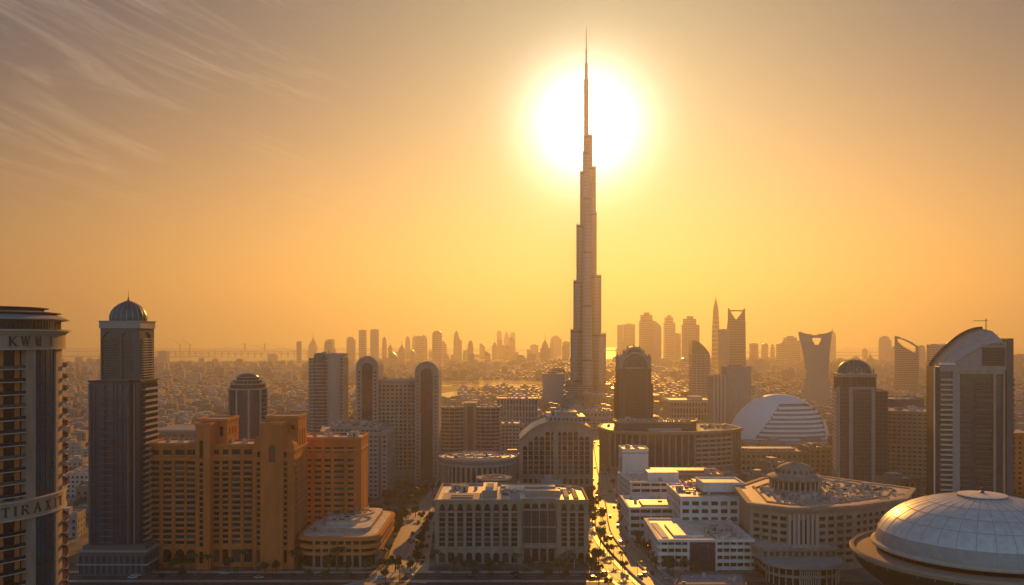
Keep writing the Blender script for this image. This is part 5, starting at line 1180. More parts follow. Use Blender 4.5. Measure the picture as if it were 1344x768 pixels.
SKY = [
 (189, 200, 471, 2600, 'round', 'hazy low round-topped block just left of a dark slab, beside the onion dome tower'), (207, 218.5, 461.5, 2500, 'box', 'lone dark slab tower just right of the onion dome tower'), (235, 242, 481, 2700, 'round', 'stubby domed tower in the hazy city right of the lone slab'),
 (244, 255, 484, 2750, 'box', 'wide squat hazy block right of the stubby domed tower'), (280, 291, 486, 2300, 'spire', 'short spired tower in the flat hazy city, above the left pavilion of the orange hotel'), (312.5, 322.5, 476.5, 2600, 'round', 'small round-topped tower directly above the blue drum tower'),
 (351, 362.5, 466, 2900, 'box', 'small hazy slab between blue drum tower and twin-bay tower'), (405, 415, 436, 3500, 'spire', 'faint tower with long antenna above the twin-bay tower'), (455, 465, 442, 2700, 'round', 'round-headed slab left of the two equal slabs'),
 (471, 480, 433.5, 2600, 'box', 'left one of two equal flat-topped slabs'), (486, 496, 433, 2600, 'box', 'right one of two equal flat-topped slabs'), (502, 511, 470, 2300, 'box', 'low hazy block just right of the left arched tower'), (511, 522, 461, 2250, 'slant', 'low slant-topped tower right of the left arched tower'),
 (524, 531, 455, 3100, 'step', 'faint stepped slab left of the row of bullet-shaped towers'), (531.5, 538, 441, 3300, 'point', 'first and leftmost of the three bullet-shaped towers'), (540.5, 547, 440, 3400, 'point', 'middle one of the three bullet-shaped towers, the palest'), (552, 560.5, 439, 3000, 'point', 'last of the three bullet-shaped towers, next to the broad rounded slab'),
 (567.5, 579.5, 434, 2500, 'round', 'broad dark rounded slab above the right arched tower'), (582, 589, 458, 2700, 'spire', 'thin short spired tower right of the broad rounded slab'), (595, 602.5, 434, 2800, 'point', 'tall pointed tower with slimmer neighbour attached at its right'), (602, 606, 447, 2850, 'box', 'slim tower touching the right side of the tall pointed tower'),
 (609, 616, 453, 3000, 'spire', 'faint stepped spire right of the tall pointed tower'), (615, 622.5, 465, 2000, 'box', 'thin dark slab left of the little gate-shaped building'), (629, 645, 482, 2050, 'gate', 'little gate-shaped building with an arched hole on the hazy plain'),
 (652, 658.5, 434, 4200, 'round', 'palest thin tower left of the trio of faint towers'), (661, 669, 429, 4200, 'spire', 'tallest of the trio of faint towers left of the supertall'), (669.5, 676.5, 436, 4300, 'round', 'rounded right member of the trio of faint towers'),
 (655, 665, 453, 3300, 'step', 'faint stepped block in front of the trio of faint towers'), (667, 676, 456, 3300, 'box', 'faint flat block in front of the trio, right of the stepped one'), (669, 679, 473, 2200, 'box', 'left lower half of a paired hazy block left of the supertall'), (677.5, 689.5, 466, 2250, 'step', 'right taller half of a paired hazy block left of the supertall'),
 (692.5, 703, 465.5, 2250, 'box', 'plain hazy slab right of the paired block'), (696, 706.5, 453, 3400, 'box', 'faint slab with square top behind the plain hazy slab'), (709.5, 721.5, 437, 2400, 'spire', 'brown tower with spire nearest left of the supertall'), (723, 737, 440.5, 3900, 'step', 'very faint stepped tower between brown spired tower and supertall'),
 (713, 739.5, 491, 1350, 'box', 'wide dark office block at the left foot of the supertall'), (724, 741, 484.5, 1650, 'box', 'lighter taller block peeping behind the wide dark office block'), (742, 750, 500, 1560, 'box', 'narrow low block touching the left foot of the supertall'),
 (811, 819.5, 427, 2700, 'box', 'thin pale slab just right of the supertall'), (818.5, 833.5, 426, 2600, 'box', 'flat-topped pale tower with roof rail right of the supertall'), (840, 860.5, 410, 2300, 'step', 'broad stepped hazy tower above the ornate tower'), (858.5, 868, 422, 2250, 'slant', 'slant-topped hazy tower leaning on the broad stepped one'),
 (872.5, 886.5, 413.5, 2600, 'step', 'slim stepped hazy tower right of the slant-topped one'), (886, 893.5, 438, 2500, 'box', 'lower hazy slab attached right of the slim stepped tower'), (866, 882, 473, 1900, 'box', 'dim squat block in haze right of the ornate tower'), (897, 918, 415, 2050, 'step', 'wide hazy tower with stepped shoulder behind the ribbed tower'), (893, 905, 470, 1800, 'round', 'dim rounded block at the left foot of the ribbed tower'),
 (908.5, 931.5, 446.5, 1330, 'slant', 'ribbed grey tower with curved crown behind the long flat hall'), (935, 946.5, 387, 2000, 'needle', 'sharp needle tower, slimmest and tallest right of the supertall'), (945.5, 957.5, 433, 1750, 'box', 'plain flat tower between needle tower and notched tower'),
 (983.5, 992.5, 458, 2300, 'spire', 'hazy spired tower just right of the notched tower'), (993, 1010.5, 471, 1900, 'step', 'squat stepped block right of the notched tower'), (1022, 1036, 452, 2300, 'box', 'left wing of a broad stepped hazy building left of the waisted tower'), (1030, 1050, 441, 2350, 'step', 'broad stepped hazy building left of the waisted tower'),
 (1050, 1056, 447, 2600, 'box', 'thin hazy slab touching the left edge of the waisted tower'), (1090, 1097, 427, 3000, 'spire', 'faint spired tower peeping right of the waisted tower'), (1157, 1170, 441, 2800, 'step', 'lone hazy tower standing between waisted and slanted towers'), (1223, 1238, 453, 1700, 'box', 'plain dark slab half hidden by the sail tower'),
 (1337, 1350, 466, 1900, 'box', 'dim slab cut by the right edge of the photo'), (1100, 1118, 480, 2400, 'box', 'low hazy block above the dome of the grey-green tower'), (1128, 1140, 474, 3000, 'round', 'tiny hazy dome-topped block right of the waisted tower'),
]
SKY = [(a, c, e, d*(1.75 if d >= 1800 else 1.25), k, l) for a, c, e, d, k, l in SKY]
for px0, px1, top, d, kind, lab in SKY: far(T, lab, px0, px1, top, d, kind, grp='towers of the hazy far skyline', m=tstone if rng.random() < .4 else None)
fq = random.Random(31)
for k in range(62):
    px = fq.choice((fq.uniform(370, 745), fq.uniform(805, 1010), fq.uniform(1000, 1340))); wd = fq.uniform(5, 11)
    if any(a-3 < px+wd/2 < c+3 for a, c, *_ in SKY) and fq.random() < .6: continue
    ty = fq.uniform(439, 462) if px < 745 else fq.uniform(446, 468)
    far(T, 'faint nameless tower melting into the haze of the far skyline', px, px+wd, ty, fq.uniform(3600, 6800), fq.choice(('box', 'step', 'box', 'spire', 'round')), grp='faint nameless towers of the far skyline')
for k in range(34):
    px = 500+k*7.6+fq.uniform(-2, 2) if k < 31 else 1000+(k-31)*12
    far(T, 'faint nameless tower melting into the haze of the far skyline', px, px+fq.uniform(4.5, 8.5), fq.choice((fq.uniform(441, 452), fq.uniform(450, 464), fq.uniform(456, 466))), fq.uniform(4300, 6400), fq.choice(('box', 'step', 'spire', 'point', 'slant')), grp='faint nameless towers of the far skyline')
# nearer mid blocks
t = far('ribbed_slab', 'pair of ribbed slabs with pale upright fins beside the shell arena, taller half', 954, 985, 482, 1150, 'box', tstone, fl=3.6)
t = far('ribbed_slab', 'lower finned half of the ribbed slab pair, left of the taller half', 935.5, 954.5, 494, 1148, 'box', concrete, fl=40, dep=28)
b = MB(); 
for k in range(4): xx = X(937+k*4.6, 1148); b.box(xx-1.0, xx+1.0, 1145.6, 1148.2, 0, Z(494, 1148)+2, pale)
b.build('fin', t)
q = rect(880, 936, 1230, 60); z1 = Z(526, 1230); t = punched('flat_hall', 'long flat-roofed hall with ribbed front between ornate tower and ribbed slabs', 'building', [(q, 0, z1)], tstone, 8, 4, 121, .5, .7); b = MB(); b.prism(offset(q, 2), z1-3, z1-.5, pale); b.box(X(905, 1240), X(922, 1240), 1240, 1262, z1, z1+5, pale); b.build('cornice', t)
q = rect(652, 706, 1050, 40); z1 = Z(524, 1050); t = punched('ribbed_block', 'grey ribbed office block behind the small pale block and arched hotel', 'office', [(q, 0, z1)], tstone, 7, 3.6, 122, .5, .75); clutter(t, q, z1, 12, 123)
q = rect(592, 640, 1300, 40); t = punched('flat_hall', 'pale low hall beside the golden lagoon', 'building', [(q, 0, 12)], pale, 5, 6, 124, .5, .5); clutter(t, q, 12, 8, 125)
q = rect(198, 262, 1010, 70); z1 = 17; t = punched('flat_hall', 'long low grey roofed hall behind the left wing of the orange hotel', 'building', [(q, 0, z1)], dconc, 5, 7, 126, .5, .5); b = MB()
for k in range(5): b.box(q[0][0]+2, q[1][0]-2, 1014+k*12, 1022+k*12, z1, z1+2.6, concrete)
b.build('skylight', t)
q = rect(86, 117, 652, 26); z1 = Z(622, 652); t = punched('apartment_block', 'pale gridded apartment block between round hotel tower and onion dome tower', 'apartment block', [(q, 0, z1)], pale, 3.2, 2.9, 127, .55, .5); clutter(t, q, z1, 6, 128)
q = rect(745, 815, 1180, 40); t = punched('ribbed_block', 'wide terraced block at the foot of the supertall above the arched hotel', 'building', [(q, 0, 18), (offset(q, -8), 17.5, 26)], concrete, 4, 5, 129, .6, .5); clutter(t, offset(q, -8), 26, 20, 130, sc=1.2)
q = rect(668, 738, 1010, 40); t = punched('flat_hall', 'sunlit cluttered low roofs behind the arched gable hotel', 'building', [(q, 0, 24)], tan, 4.5, 5, 131, .6, .5); clutter(t, q, 24, 24, 132, sc=1.2)

# ------------------------------------------------------------ ground, water, haze
def sheet(name, pts, z, m, kind='structure', label=None, cat=None):
    b = MB(); b.add([(x, y, z) for x, y in pts], [tuple(range(len(pts)))], m); o = b.build(name); return tag(o, label, cat, None, kind)
def ground_material():
    m = bpy.data.materials.new('city_ground'); m.use_nodes = True; t = m.node_tree; b = t.nodes['Principled BSDF']; b.inputs['Roughness'].default_value = .9
    g = t.nodes.new('ShaderNodeNewGeometry'); v = t.nodes.new('ShaderNodeTexVoronoi'); v.inputs['Scale'].default_value = .016; n = t.nodes.new('ShaderNodeTexNoise'); n.inputs['Scale'].default_value = .05; n.inputs['Detail'].default_value = 8
    for q in (v, n): t.links.new(g.outputs['Position'], q.inputs['Vector'])
    r = t.nodes.new('ShaderNodeValToRGB'); t.links.new(n.outputs[0], r.inputs[0]); e = r.color_ramp.elements
    e[0].position = .36; e[0].color = (.075, .07, .06, 1); e[1].position = .66; e[1].color = (.30, .245, .18, 1); k = r.color_ramp.elements.new(.5); k.color = (.15, .13, .10, 1)
    mx = t.nodes.new('ShaderNodeMixRGB'); mx.inputs[0].default_value = .3; mx.blend_type = 'MULTIPLY'; t.links.new(r.outputs[0], mx.inputs[1]); t.links.new(v.outputs['Color'], mx.inputs[2]); t.links.new(mx.outputs[0], b.inputs['Base Color'])
    return m
gm_ = ground_material()
sheet('ground', [(-12900, -600), (12900, -600), (12900, 12900), (-12900, 12900)], 0, gm_)
wat = bpy.data.materials.new('sea_water'); wat.use_nodes = True; b_ = wat.node_tree.nodes['Principled BSDF']; b_.inputs['Base Color'].default_value = (.05, .06, .06, 1); b_.inputs['Roughness'].default_value = .12; b_.inputs['IOR'].default_value = 1.33
nz = wat.node_tree.nodes.new('ShaderNodeTexNoise'); nz.inputs['Scale'].default_value = .06; bp_ = wat.node_tree.nodes.new('ShaderNodeBump'); bp_.inputs['Strength'].default_value = .25; bp_.inputs['Distance'].default_value = .5
gq = wat.node_tree.nodes.new('ShaderNodeNewGeometry'); wat.node_tree.links.new(gq.outputs['Position'], nz.inputs['Vector']); wat.node_tree.links.new(nz.outputs[0], bp_.inputs['Height']); wat.node_tree.links.new(bp_.outputs[0], b_.inputs['Normal'])
def blob(cx, cy, rx, ry, seed, n=40, am=.22):
    q = random.Random(seed); ph = [q.uniform(0, 6.28) for _ in range(4)]; out = []
    for i in range(n):
        a = 2*math.pi*i/n; f = 1+am*sum(math.sin((k+2)*a+ph[k])/(k+1.4) for k in range(4)); out.append((cx+rx*f*math.cos(a), cy+ry*f*math.sin(a)))
    return out
sheet('sea', [(X(-300, 5200), 5200), (X(120, 4700), 4700), (X(330, 5000), 5000), (X(520, 5600), 5600), (X(700, 5300), 5300), (X(1000, 6000), 6000), (X(1250, 5000), 5000), (X(1600, 5200), 5200), (12800, 9000), (12800, 12800), (-12800, 12800), (-12800, 9000)], .05, wat)
for i, (px, d, rx, ry) in enumerate(((150, 6300, 900, 240), (330, 7600, 1500, 330), (560, 6900, 700, 260), (-60, 8800, 2000, 500), (300, 10500, 2600, 420), (1000, 8200, 1500, 400), (1230, 6600, 800, 220), (700, 9800, 1800, 500))):
    sheet('sand_bank', blob(X(px, d), d, rx, ry, i+5), .12+.01*i, gm_)
sheet('lagoon', blob(X(590, 1930), 1920, 34, 190, 3, am=.3), .05, wat); sheet('lagoon', blob(X(700, 2350), 2350, 190, 90, 8, am=.3), .05, wat)
sheet('lagoon', blob(X(620, 2500), 2500, 130, 60, 18, am=.3), .05, wat)
sheet('added_dark_ground', [(-420, -590), (420, -590), (420, 452), (-420, 452)], .008, asphalt)  # added dark ground, mostly out of view, to cut warm reflections in glass
# causeway bridge and cranes on the far shore
t = thing('causeway_bridge', 'long faint causeway bridge on piers across the far water at left', 'bridge', (X(310, 6800), 6800)); b = MB(); xa_, xb_ = X(200, 6800), X(408, 6800)
b.box(xa_, xb_, 6795, 6812, 26, 31, concrete); bd = b.build('deck', t)
for k in range(24): xx = xa_+(xb_-xa_)*(k+.5)/24; b = MB(); b.box(xx-4, xx+4, 6798, 6809, 0, 26, concrete); b.build('pier', t)
b = MB()
for k in (14, 17): xx = xa_+(xb_-xa_)*k/24; b.box(xx-4, xx+4, 6800, 6808, 31, 88, concrete); b.tube((xx, 6804, 87), (xx-230, 6804, 31), 1.4, concrete, 4); b.tube((xx, 6804, 87), (xx+230, 6804, 31), 1.4, concrete, 4)
b.build('pylon', t)
for k, px in enumerate((236, 249)):
    d = 7600; x = X(px, d); t = thing('harbour_crane', ('faint harbour crane at the left end of the causeway', 'faint harbour crane second from the left end of the causeway', 'faint harbour crane near the antenna tower')[k], 'crane', (x, d)); b = MB(); b.box(x-4, x+4, d, d+8, 0, 75, dmetal); b.build('mast', t); b = MB(); b.tube((x+20, d+4, 66), (x-75, d+4, 120), 2.2, dmetal, 4); b.build('jib', t)
hz = bpy.data.materials.new('haze_air'); hz.use_nodes = True; ht = hz.node_tree; ht.nodes.clear()
ho = ht.nodes.new('ShaderNodeOutputMaterial'); pv = ht.nodes.new('ShaderNodeVolumePrincipled'); ht.links.new(pv.outputs[0], ho.inputs['Volume'])
pv.inputs['Color'].default_value = (.50, .50, .55, 1); pv.inputs['Density'].default_value = 1.55e-4; pv.inputs['Anisotropy'].default_value = .63
b = MB(); b.box(-13000, 13000, -700, 13000, -1.2, 830, hz); tag(b.build('haze'), kind='stuff')

# ------------------------------------------------------------ roads
def smooth(pts, n=8):
    out = []
    for i in range(len(pts)-1):
        p0, p1, p2, p3 = (Vector(pts[max(0, i-1)]), Vector(pts[i]), Vector(pts[i+1]), Vector(pts[min(len(pts)-1, i+2)]))
        for k in range(n):
            t_ = k/n; out.append(.5*((2*p1)+(p2-p0)*t_+(2*p0-5*p1+4*p2-p3)*t_**2+(3*p1-p0-3*p2+p3)*t_**3))
    out.append(Vector(pts[-1])); return out
def offs(path, o):
    r_ = []
    for i, p in enumerate(path):
        u = (path[min(i+1, len(path)-1)]-path[max(i-1, 0)]).normalized(); r_.append(Vector((p.x+u.y*o, p.y-u.x*o)))
    return r_
def ribbon(b, path, o0, o1, z, m, z0=None, i0=0, i1=None):
    A, B = offs(path, o0)[i0:i1], offs(path, o1)[i0:i1]
    for i in range(len(A)-1):
        b.quad((A[i].x, A[i].y, z), (B[i].x, B[i].y, z), (B[i+1].x, B[i+1].y, z), (A[i+1].x, A[i+1].y, z), m)
        if z0 is not None:
            b.quad((A[i].x, A[i].y, z0), (A[i].x, A[i].y, z), (A[i+1].x, A[i+1].y, z), (A[i+1].x, A[i+1].y, z0), m); b.quad((B[i].x, B[i].y, z), (B[i].x, B[i].y, z0), (B[i+1].x, B[i+1].y, z0), (B[i+1].x, B[i+1].y, z), m)
def road(name, path, wd, z, m, lanes=2, kerb=True, walk=0, barrier=False):
    b = MB(); ribbon(b, path, -wd/2, wd/2, z, m); tag(b.build(name), kind='structure')
    b = MB()
    for k in range(1, lanes):
        o = -wd/2+wd*k/lanes
        for i in range(0, len(path)-1, 2): ribbon(b, path, o-.1, o+.1, z+.004, paint, None, i, i+2)
    for o in (-wd/2+.4, wd/2-.4): ribbon(b, path, o-.09, o+.09, z+.004, paint)
    tag(b.build('lane_marking'), kind='structure')
    if kerb:
        b = MB()
        for s_ in (-1, 1): ribbon(b, path, s_*wd/2-.02 if s_ > 0 else -wd/2-.4, wd/2+.4 if s_ > 0 else -wd/2+.02, z+.13, pale, 0)
        tag(b.build('kerb'), kind='structure')
    if walk:
        b = MB()
        for s_ in (-1, 1): ribbon(b, path, wd/2+.41 if s_ > 0 else -wd/2-walk, wd/2+walk if s_ > 0 else -wd/2-.41, z+.1, paving, 0)
        tag(b.build('pavement'), kind='structure')
    if barrier:
        b = MB(); ribbon(b, path, -.3, .3, z+.9, pale, 0)
        for s_ in (-1, 1): ribbon(b, path, s_*wd/2-.25, s_*wd/2+.25, z+1.0, pale, 0)
        tag(b.build('road_barrier', None), 'pale concrete barriers lining the bright curved highway', 'barrier')
HW = smooth([P(*q) for q in ((930, 812), (868, 768), (838, 742), (816, 720), (803, 702), (798, 685), (796, 668), (792, 650), (787, 630), (783, 612), (780, 592), (777, 575), (775, 560), (775, 545))])
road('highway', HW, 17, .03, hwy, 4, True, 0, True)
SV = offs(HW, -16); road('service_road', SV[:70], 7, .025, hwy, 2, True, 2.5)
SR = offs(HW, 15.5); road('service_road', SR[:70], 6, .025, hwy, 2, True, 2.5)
sheet('verge', [tuple(p) for p in offs(HW, -12)[:72]]+[tuple(p) for p in offs(HW, -8)[:72]][::-1], .012, paving); sheet('verge', [tuple(p) for p in offs(HW, 12)[:72]][::-1]+[tuple(p) for p in offs(HW, 8)[:72]], .014, paving)
PR = smooth([P(*q) for q in ((455, 772), (492, 762), (516, 748), (527, 728), (534, 708), (543, 690), (553, 674), (566, 655), (578, 640))]); 
sheet('plaza', [P(*q) for q in ((505, 762), (560, 766), (568, 700), (572, 676), (552, 668), (528, 690), (512, 722))], .02, paving)
road('plaza_road', PR, 8, .03, hwy, 2, True, 2)
ST = [Vector((x, 462)) for x in range(-330, 62, 6)]; road('street', ST, 14, .024, asphalt, 3, True, 4)
ST2 = [Vector((x, 600)) for x in range(-150, -58, 6)]; road('street', ST2, 10, .022, asphalt, 2, True, 3)
ST3 = [Vector((-58.0, y)) for y in range(606, 1000, 8)]; road('street', ST3, 9, .026, asphalt, 2, True, 2)
ST4 = [Vector((x, 712)) for x in range(90, 420, 8)]; road('street', ST4, 12, .022, asphalt, 3, True, 3)
# ------------------------------------------------------------ low city houses
def house_mesh(k):
    q = random.Random(k*13+1); b = MB(); m = (house_a, house_d, house_c, house_b, house_a, house_b, house_c, house_d)[k % 8]; W_, D_, H_ = q.uniform(13, 22), q.uniform(12, 20), q.uniform(6, 15)
    b.box(-W_/2, W_/2, -D_/2, D_/2, 0, H_, m, top=gravel2)
    o = [(-W_/2, -D_/2), (W_/2, -D_/2), (W_/2, D_/2), (-W_/2, D_/2)]; b.ring(offset(o, .15), offset(o, -.5), H_-.3, H_+.9, m)
    b.box(-W_*.3, W_*.1, -D_*.1, D_*.3, H_, H_+2.9, m, top=gravel2)
    for _ in range(4): x, y = q.uniform(-W_*.4, W_*.35), q.uniform(-D_*.4, -D_*.15); b.box(x, x+1.8, y, y+1.4, H_, H_+1.2, metal)
    for f in range(int(H_/3.2)):
        n = int(W_/3.6)
        for i in range(n): x = -W_/2+W_*(i+.5)/n; b.box(x-.75, x+.75, -D_/2-.05, -D_/2+.1, f*3.2+1, f*3.2+2.5, glass); b.box(x-.95, x+.95, -D_/2-.5, -D_/2+.02, f*3.2+.75, f*3.2+.95, m)
        for i in range(3): y = -D_/2+D_*(i+.5)/3; b.box(W_/2-.1, W_/2+.05, y-.7, y+.7, f*3.2+1, f*3.2+2.5, glass); b.box(-W_/2-.05, -W_/2+.1, y-.7, y+.7, f*3.2+1, f*3.2+2.5, glass)
    return b.mesh('low_house')
HM = [house_mesh(k) for k in range(8)]
# outlines that stay clear of houses (photo columns and distance), and what hides them
KEEP = [(60, 220, 440, 520), (180, 490, 440, 560), (395, 535, 660, 780), (455, 590, 760, 850), (570, 672, 840, 910), (565, 690, 600, 700), (560, 800, 460, 620), (650, 690, 880, 940), (672, 800, 680, 770), (760, 1010, 450, 740), (780, 985, 780, 910), (940, 1210, 430, 610),
        (1060, 1190, 720, 830), (1150, 1260, 760, 900), (1190, 1400, 560, 680), (1100, 1400, 290, 460), (930, 1120, 970, 1150), (1045, 1105, 1680, 1760), (370, 470, 880, 950), (295, 360, 690, 750), (190, 275, 1000, 1100), (80, 120, 640, 690), (800, 870, 950, 1010), (925, 995, 1130, 1210),
        (870, 945, 1220, 1300), (640, 745, 1000, 1110), (735, 835, 1880, 2080), (735, 825, 1170, 1230), (645, 715, 1040, 1100), (580, 650, 1290, 1350), (965, 1095, 810, 880), (990, 1120, 425, 500), (540, 600, 1700, 2150), (560, 760, 2220, 2620), (380, 520, 440, 560)]
KEEP += [(a-4, b_+4, d-20, d+60) for a, b_, _, d, _, _ in SKY]
HIDE = [(-10, 80, 400, 768, 320), (100, 196, 400, 760, 490), (193, 390, 580, 760, 500), (390, 475, 578, 760, 540), (300, 350, 500, 600, 730), (405, 450, 465, 610, 920), (468, 577, 500, 640, 810), (420, 520, 556, 660, 750), (577, 657, 535, 640, 880), (682, 778, 553, 660, 730), (570, 772, 640, 760, 540), (785, 970, 560, 640, 860),
        (810, 857, 470, 640, 980), (845, 988, 640, 768, 560), (975, 1185, 632, 768, 560), (1090, 1163, 480, 640, 790), (1165, 1325, 535, 660, 830), (1225, 1325, 445, 700, 640), (1150, 1400, 655, 768, 400), (960, 1088, 520, 580, 1100), (580, 680, 590, 660, 690), (935, 985, 485, 570, 1180), (815, 895, 585, 720, 690), (880, 936, 526, 560, 1290), (750, 800, 300, 530, 2000), (972, 1092, 570, 620, 870)]
NEAR_ROAD = [tuple(p) for p in HW[::2]]+[tuple(p) for p in ST3[::4]]+[tuple(p) for p in PR]+[tuple(p) for p in ST4[::3]]+[tuple(p) for p in ST2[::3]]+[tuple(p) for p in ST[::4]]
spots = []; q = random.Random(99); d = 560.0
while d < 4500:
    step = 26 if d < 1700 else (34 if d < 3000 else 52); x = X(-40, d)
    while x < X(1390, d):
        st = step*q.uniform(.8, 1.5); xx, dd = x+q.uniform(-4, 4), d+q.uniform(-5, 5); px = CX+xx*F/dd; x += st+(10 if q.random() < .15 else 0)
        gu, gv = (xx*.984+dd*.179) % 148, (dd*.984-xx*.179) % 104
        if q.random() < .1 or (dd < 3000 and (gu < 17 or gv < 15)) or any(a <= px <= c and e <= dd <= f for a, c, e, f in KEEP): continue
        if dd < 1400 and any((xx-a)**2+(dd-c)**2 < 24**2 for a, c in NEAR_ROAD): continue
        if dd > 3900 and math.sin(xx*.002)+math.sin(dd*.003) < -.1: continue
        h = q.uniform(.75, 1.35) if dd < 2500 else q.choice((q.uniform(.8, 1.5), q.uniform(.8, 1.5), q.uniform(1.5, 3.8)))
        spots.append((dd, xx, q.randrange(8), q.uniform(.85, 1.25), h, q.choice((0, 1, 2, 3))*math.pi/2+.18+q.uniform(-.06, .06), px))
    d += step*1.12
def hidden(s_):
    dd, xx, k, sc, h, a, px = s_; top = HY+(HC-9*h)*F/dd
    return any(a_+2 < px < c-2 and e < top and top < f+40 and dd > g_ for a_, c, e, f, g_ in HIDE) or not (-8 < px < 1352)
spots.sort(key=lambda s_: s_[0]); n = 0; rest = MB(); packs = [[(tuple(v.co) for v in me.vertices), me] for me in HM]; packs = [([tuple(v.co) for v in me.vertices], [[tuple(p.vertices) for p in me.polygons if p.material_index == i] for i in range(len(me.materials))], list(me.materials)) for me in HM]
COLS = [house_a, house_d, house_c, house_b, house_b, house_c]
for s_ in spots:
    dd, xx, k, sc, h, a, px = s_
    if n < 285 and not hidden(s_):
        o = bpy.data.objects.new('low_house', HM[k]); COL.objects.link(o); o.location = (xx, dd, 0); o.rotation_euler = (0, 0, a); o.scale = (sc, sc, h); n += 1
        tag(o, 'small flat-roofed low house in the hazy district between the towers', 'house', 'low houses of the hazy district'); continue
    c, s2 = math.cos(a)*sc, math.sin(a)*sc
    if dd < 1500:
        vs, fl_, ms = packs[k]; w_ = [(xx+x*c-y*s2, dd+x*s2+y*c, z*h) for x, y, z in vs]
        for f, m in zip(fl_, ms): rest.add(w_, f, m)
    else:
        W_, D_, H_ = 9*sc*(1.3 if dd > 3000 else 1), 8*sc*(1.4 if dd > 3000 else 1), 9*h; m = COLS[k % 6]
        def rp(x, y): return (xx+x*math.cos(a)-y*math.sin(a), dd+x*math.sin(a)+y*math.cos(a))
        rest.prism([rp(-W_, -D_), rp(W_, -D_), rp(W_, D_), rp(-W_, D_)], 0, H_, m, top=gravel2, bottom=False)
        rest.prism([rp(-W_*.5, -D_*.3), rp(W_*.2, -D_*.3), rp(W_*.2, D_*.5), rp(-W_*.5, D_*.5)], H_, H_+3.2, m, top=gravel2, bottom=False)
        for z in (2.2, 5.4):
            if z+1.5 < H_: rest.prism([rp(-W_*.85, -D_-.12), rp(W_*.85, -D_-.12), rp(W_*.85, -D_+.2), rp(-W_*.85, -D_+.2)], z, z+1.4, glass, bottom=False)
tag(rest.build('city_houses'), 'pale mass of low houses fading into the haze to the far shore', 'houses', None, 'stuff')
# ------------------------------------------------------------ trees
def tree_meshes(seed, palm=False):
    q = random.Random(seed); tb = MB(); cb = MB()
    if palm:
        hgt = q.uniform(7.5, 9.5); tb.tube((0, 0, 0), (.2, .1, hgt*.5), .26, bark, 7, .2); tb.tube((.2, .1, hgt*.5), (.35, .2, hgt), .2, bark, 7, .17)
        for k in range(17):
            a = 2*math.pi*k/17+q.uniform(-.1, .1); el = q.uniform(.1, .9); L_ = q.uniform(2.6, 3.4); pr = []
            for i in range(6):
                s_ = i/5*L_; pr.append(Vector((.35+math.cos(a)*s_*math.cos(el*.5), .2+math.sin(a)*s_*math.cos(el*.5), hgt+s_*math.sin(el)-.22*s_*s_)))
            for i in range(5):
                u = (pr[i+1]-pr[i]).normalized(); sd = Vector((-math.sin(a), math.cos(a), 0)); wd = .55*(1-abs(i-2)/5)
                cb.add([pr[i], pr[i+1], pr[i+1]+sd*wd-Vector((0, 0, .25)), pr[i]+sd*wd-Vector((0, 0, .25))], [(0, 1, 2, 3)], leaf2); cb.add([pr[i], pr[i+1], pr[i+1]-sd*wd-Vector((0, 0, .25)), pr[i]-sd*wd-Vector((0, 0, .25))], [(0, 3, 2, 1)], leaf2)
    else:
        hgt = q.uniform(5.5, 7.5); tb.tube((0, 0, 0), (.1, 0, hgt*.45), .28, bark, 7, .2)
        cl = []
        for k in range(7):
            a = q.uniform(0, 6.28); r_ = q.uniform(.6, 1.8); c = Vector((r_*math.cos(a), r_*math.sin(a), hgt*q.uniform(.5, .95))); cl.append((c, q.uniform(.9, 1.5))); tb.tube((.1, 0, hgt*.4), tuple(c), .11, bark, 5, .04)
        for c, r_ in cl:
            for _ in range(75):
                v = Vector((q.gauss(0, 1), q.gauss(0, 1), q.gauss(0, .8))).normalized()*r_*q.uniform(.5, 1.08); p = c+v; u = Vector((q.gauss(0, 1), q.gauss(0, 1), q.gauss(0, 1))).normalized(); w_ = u.orthogonal().normalized(); s_ = q.uniform(.16, .34)
                cb.add([p-u*s_-w_*s_*.6, p+u*s_-w_*s_*.6, p+u*s_+w_*s_*.6, p-u*s_+w_*s_*.6], [(0, 1, 2, 3)], leaf)
    return tb.mesh('trunk'), cb.mesh('crown')
TM = [tree_meshes(k, k >= 4) for k in range(6)]
tq = random.Random(5); planted = []
def tree(x, y, group, label, palm=None, smin=.8, smax=1.35, gap=3.2):
    if any((x-a)**2+(y-c)**2 < gap**2 for a, c in planted): return
    planted.append((x, y)); k = tq.choice((4, 5)) if palm or (palm is None and tq.random() < .2) else tq.randrange(4)
    t = thing('palm_tree' if k >= 4 else 'tree', label[1] if k >= 4 else label[0], 'palm' if k >= 4 else 'tree', (x, y), group[1] if k >= 4 else group[0]); s_ = tq.uniform(smin, smax); t.scale = (s_, s_, s_); t.rotation_euler = (0, 0, tq.uniform(0, 6.28))
    for nm, me in (('trunk', TM[k][0]), ('crown', TM[k][1])): o = bpy.data.objects.new(nm, me); COL.objects.link(o); o.parent = t
G1 = (('trees along the highway', 'palms along the highway'), ('bushy tree growing beside the bright curved highway', 'palm growing beside the bright curved highway'))
for off in (-10, -21, 10.2, 20.5, 25, -26):
    pp = offs(HW, off)
    for i in range(8, 76):
        if tq.random() < .3: p = pp[i]+Vector((tq.uniform(-1, 1), tq.uniform(-1, 1))); tree(p.x, p.y, *G1)
G2 = (('trees round the sunlit plaza', 'palms round the sunlit plaza'), ('bushy tree at the sunlit plaza beside the rounded low block', 'palm at the sunlit plaza beside the rounded low block'))
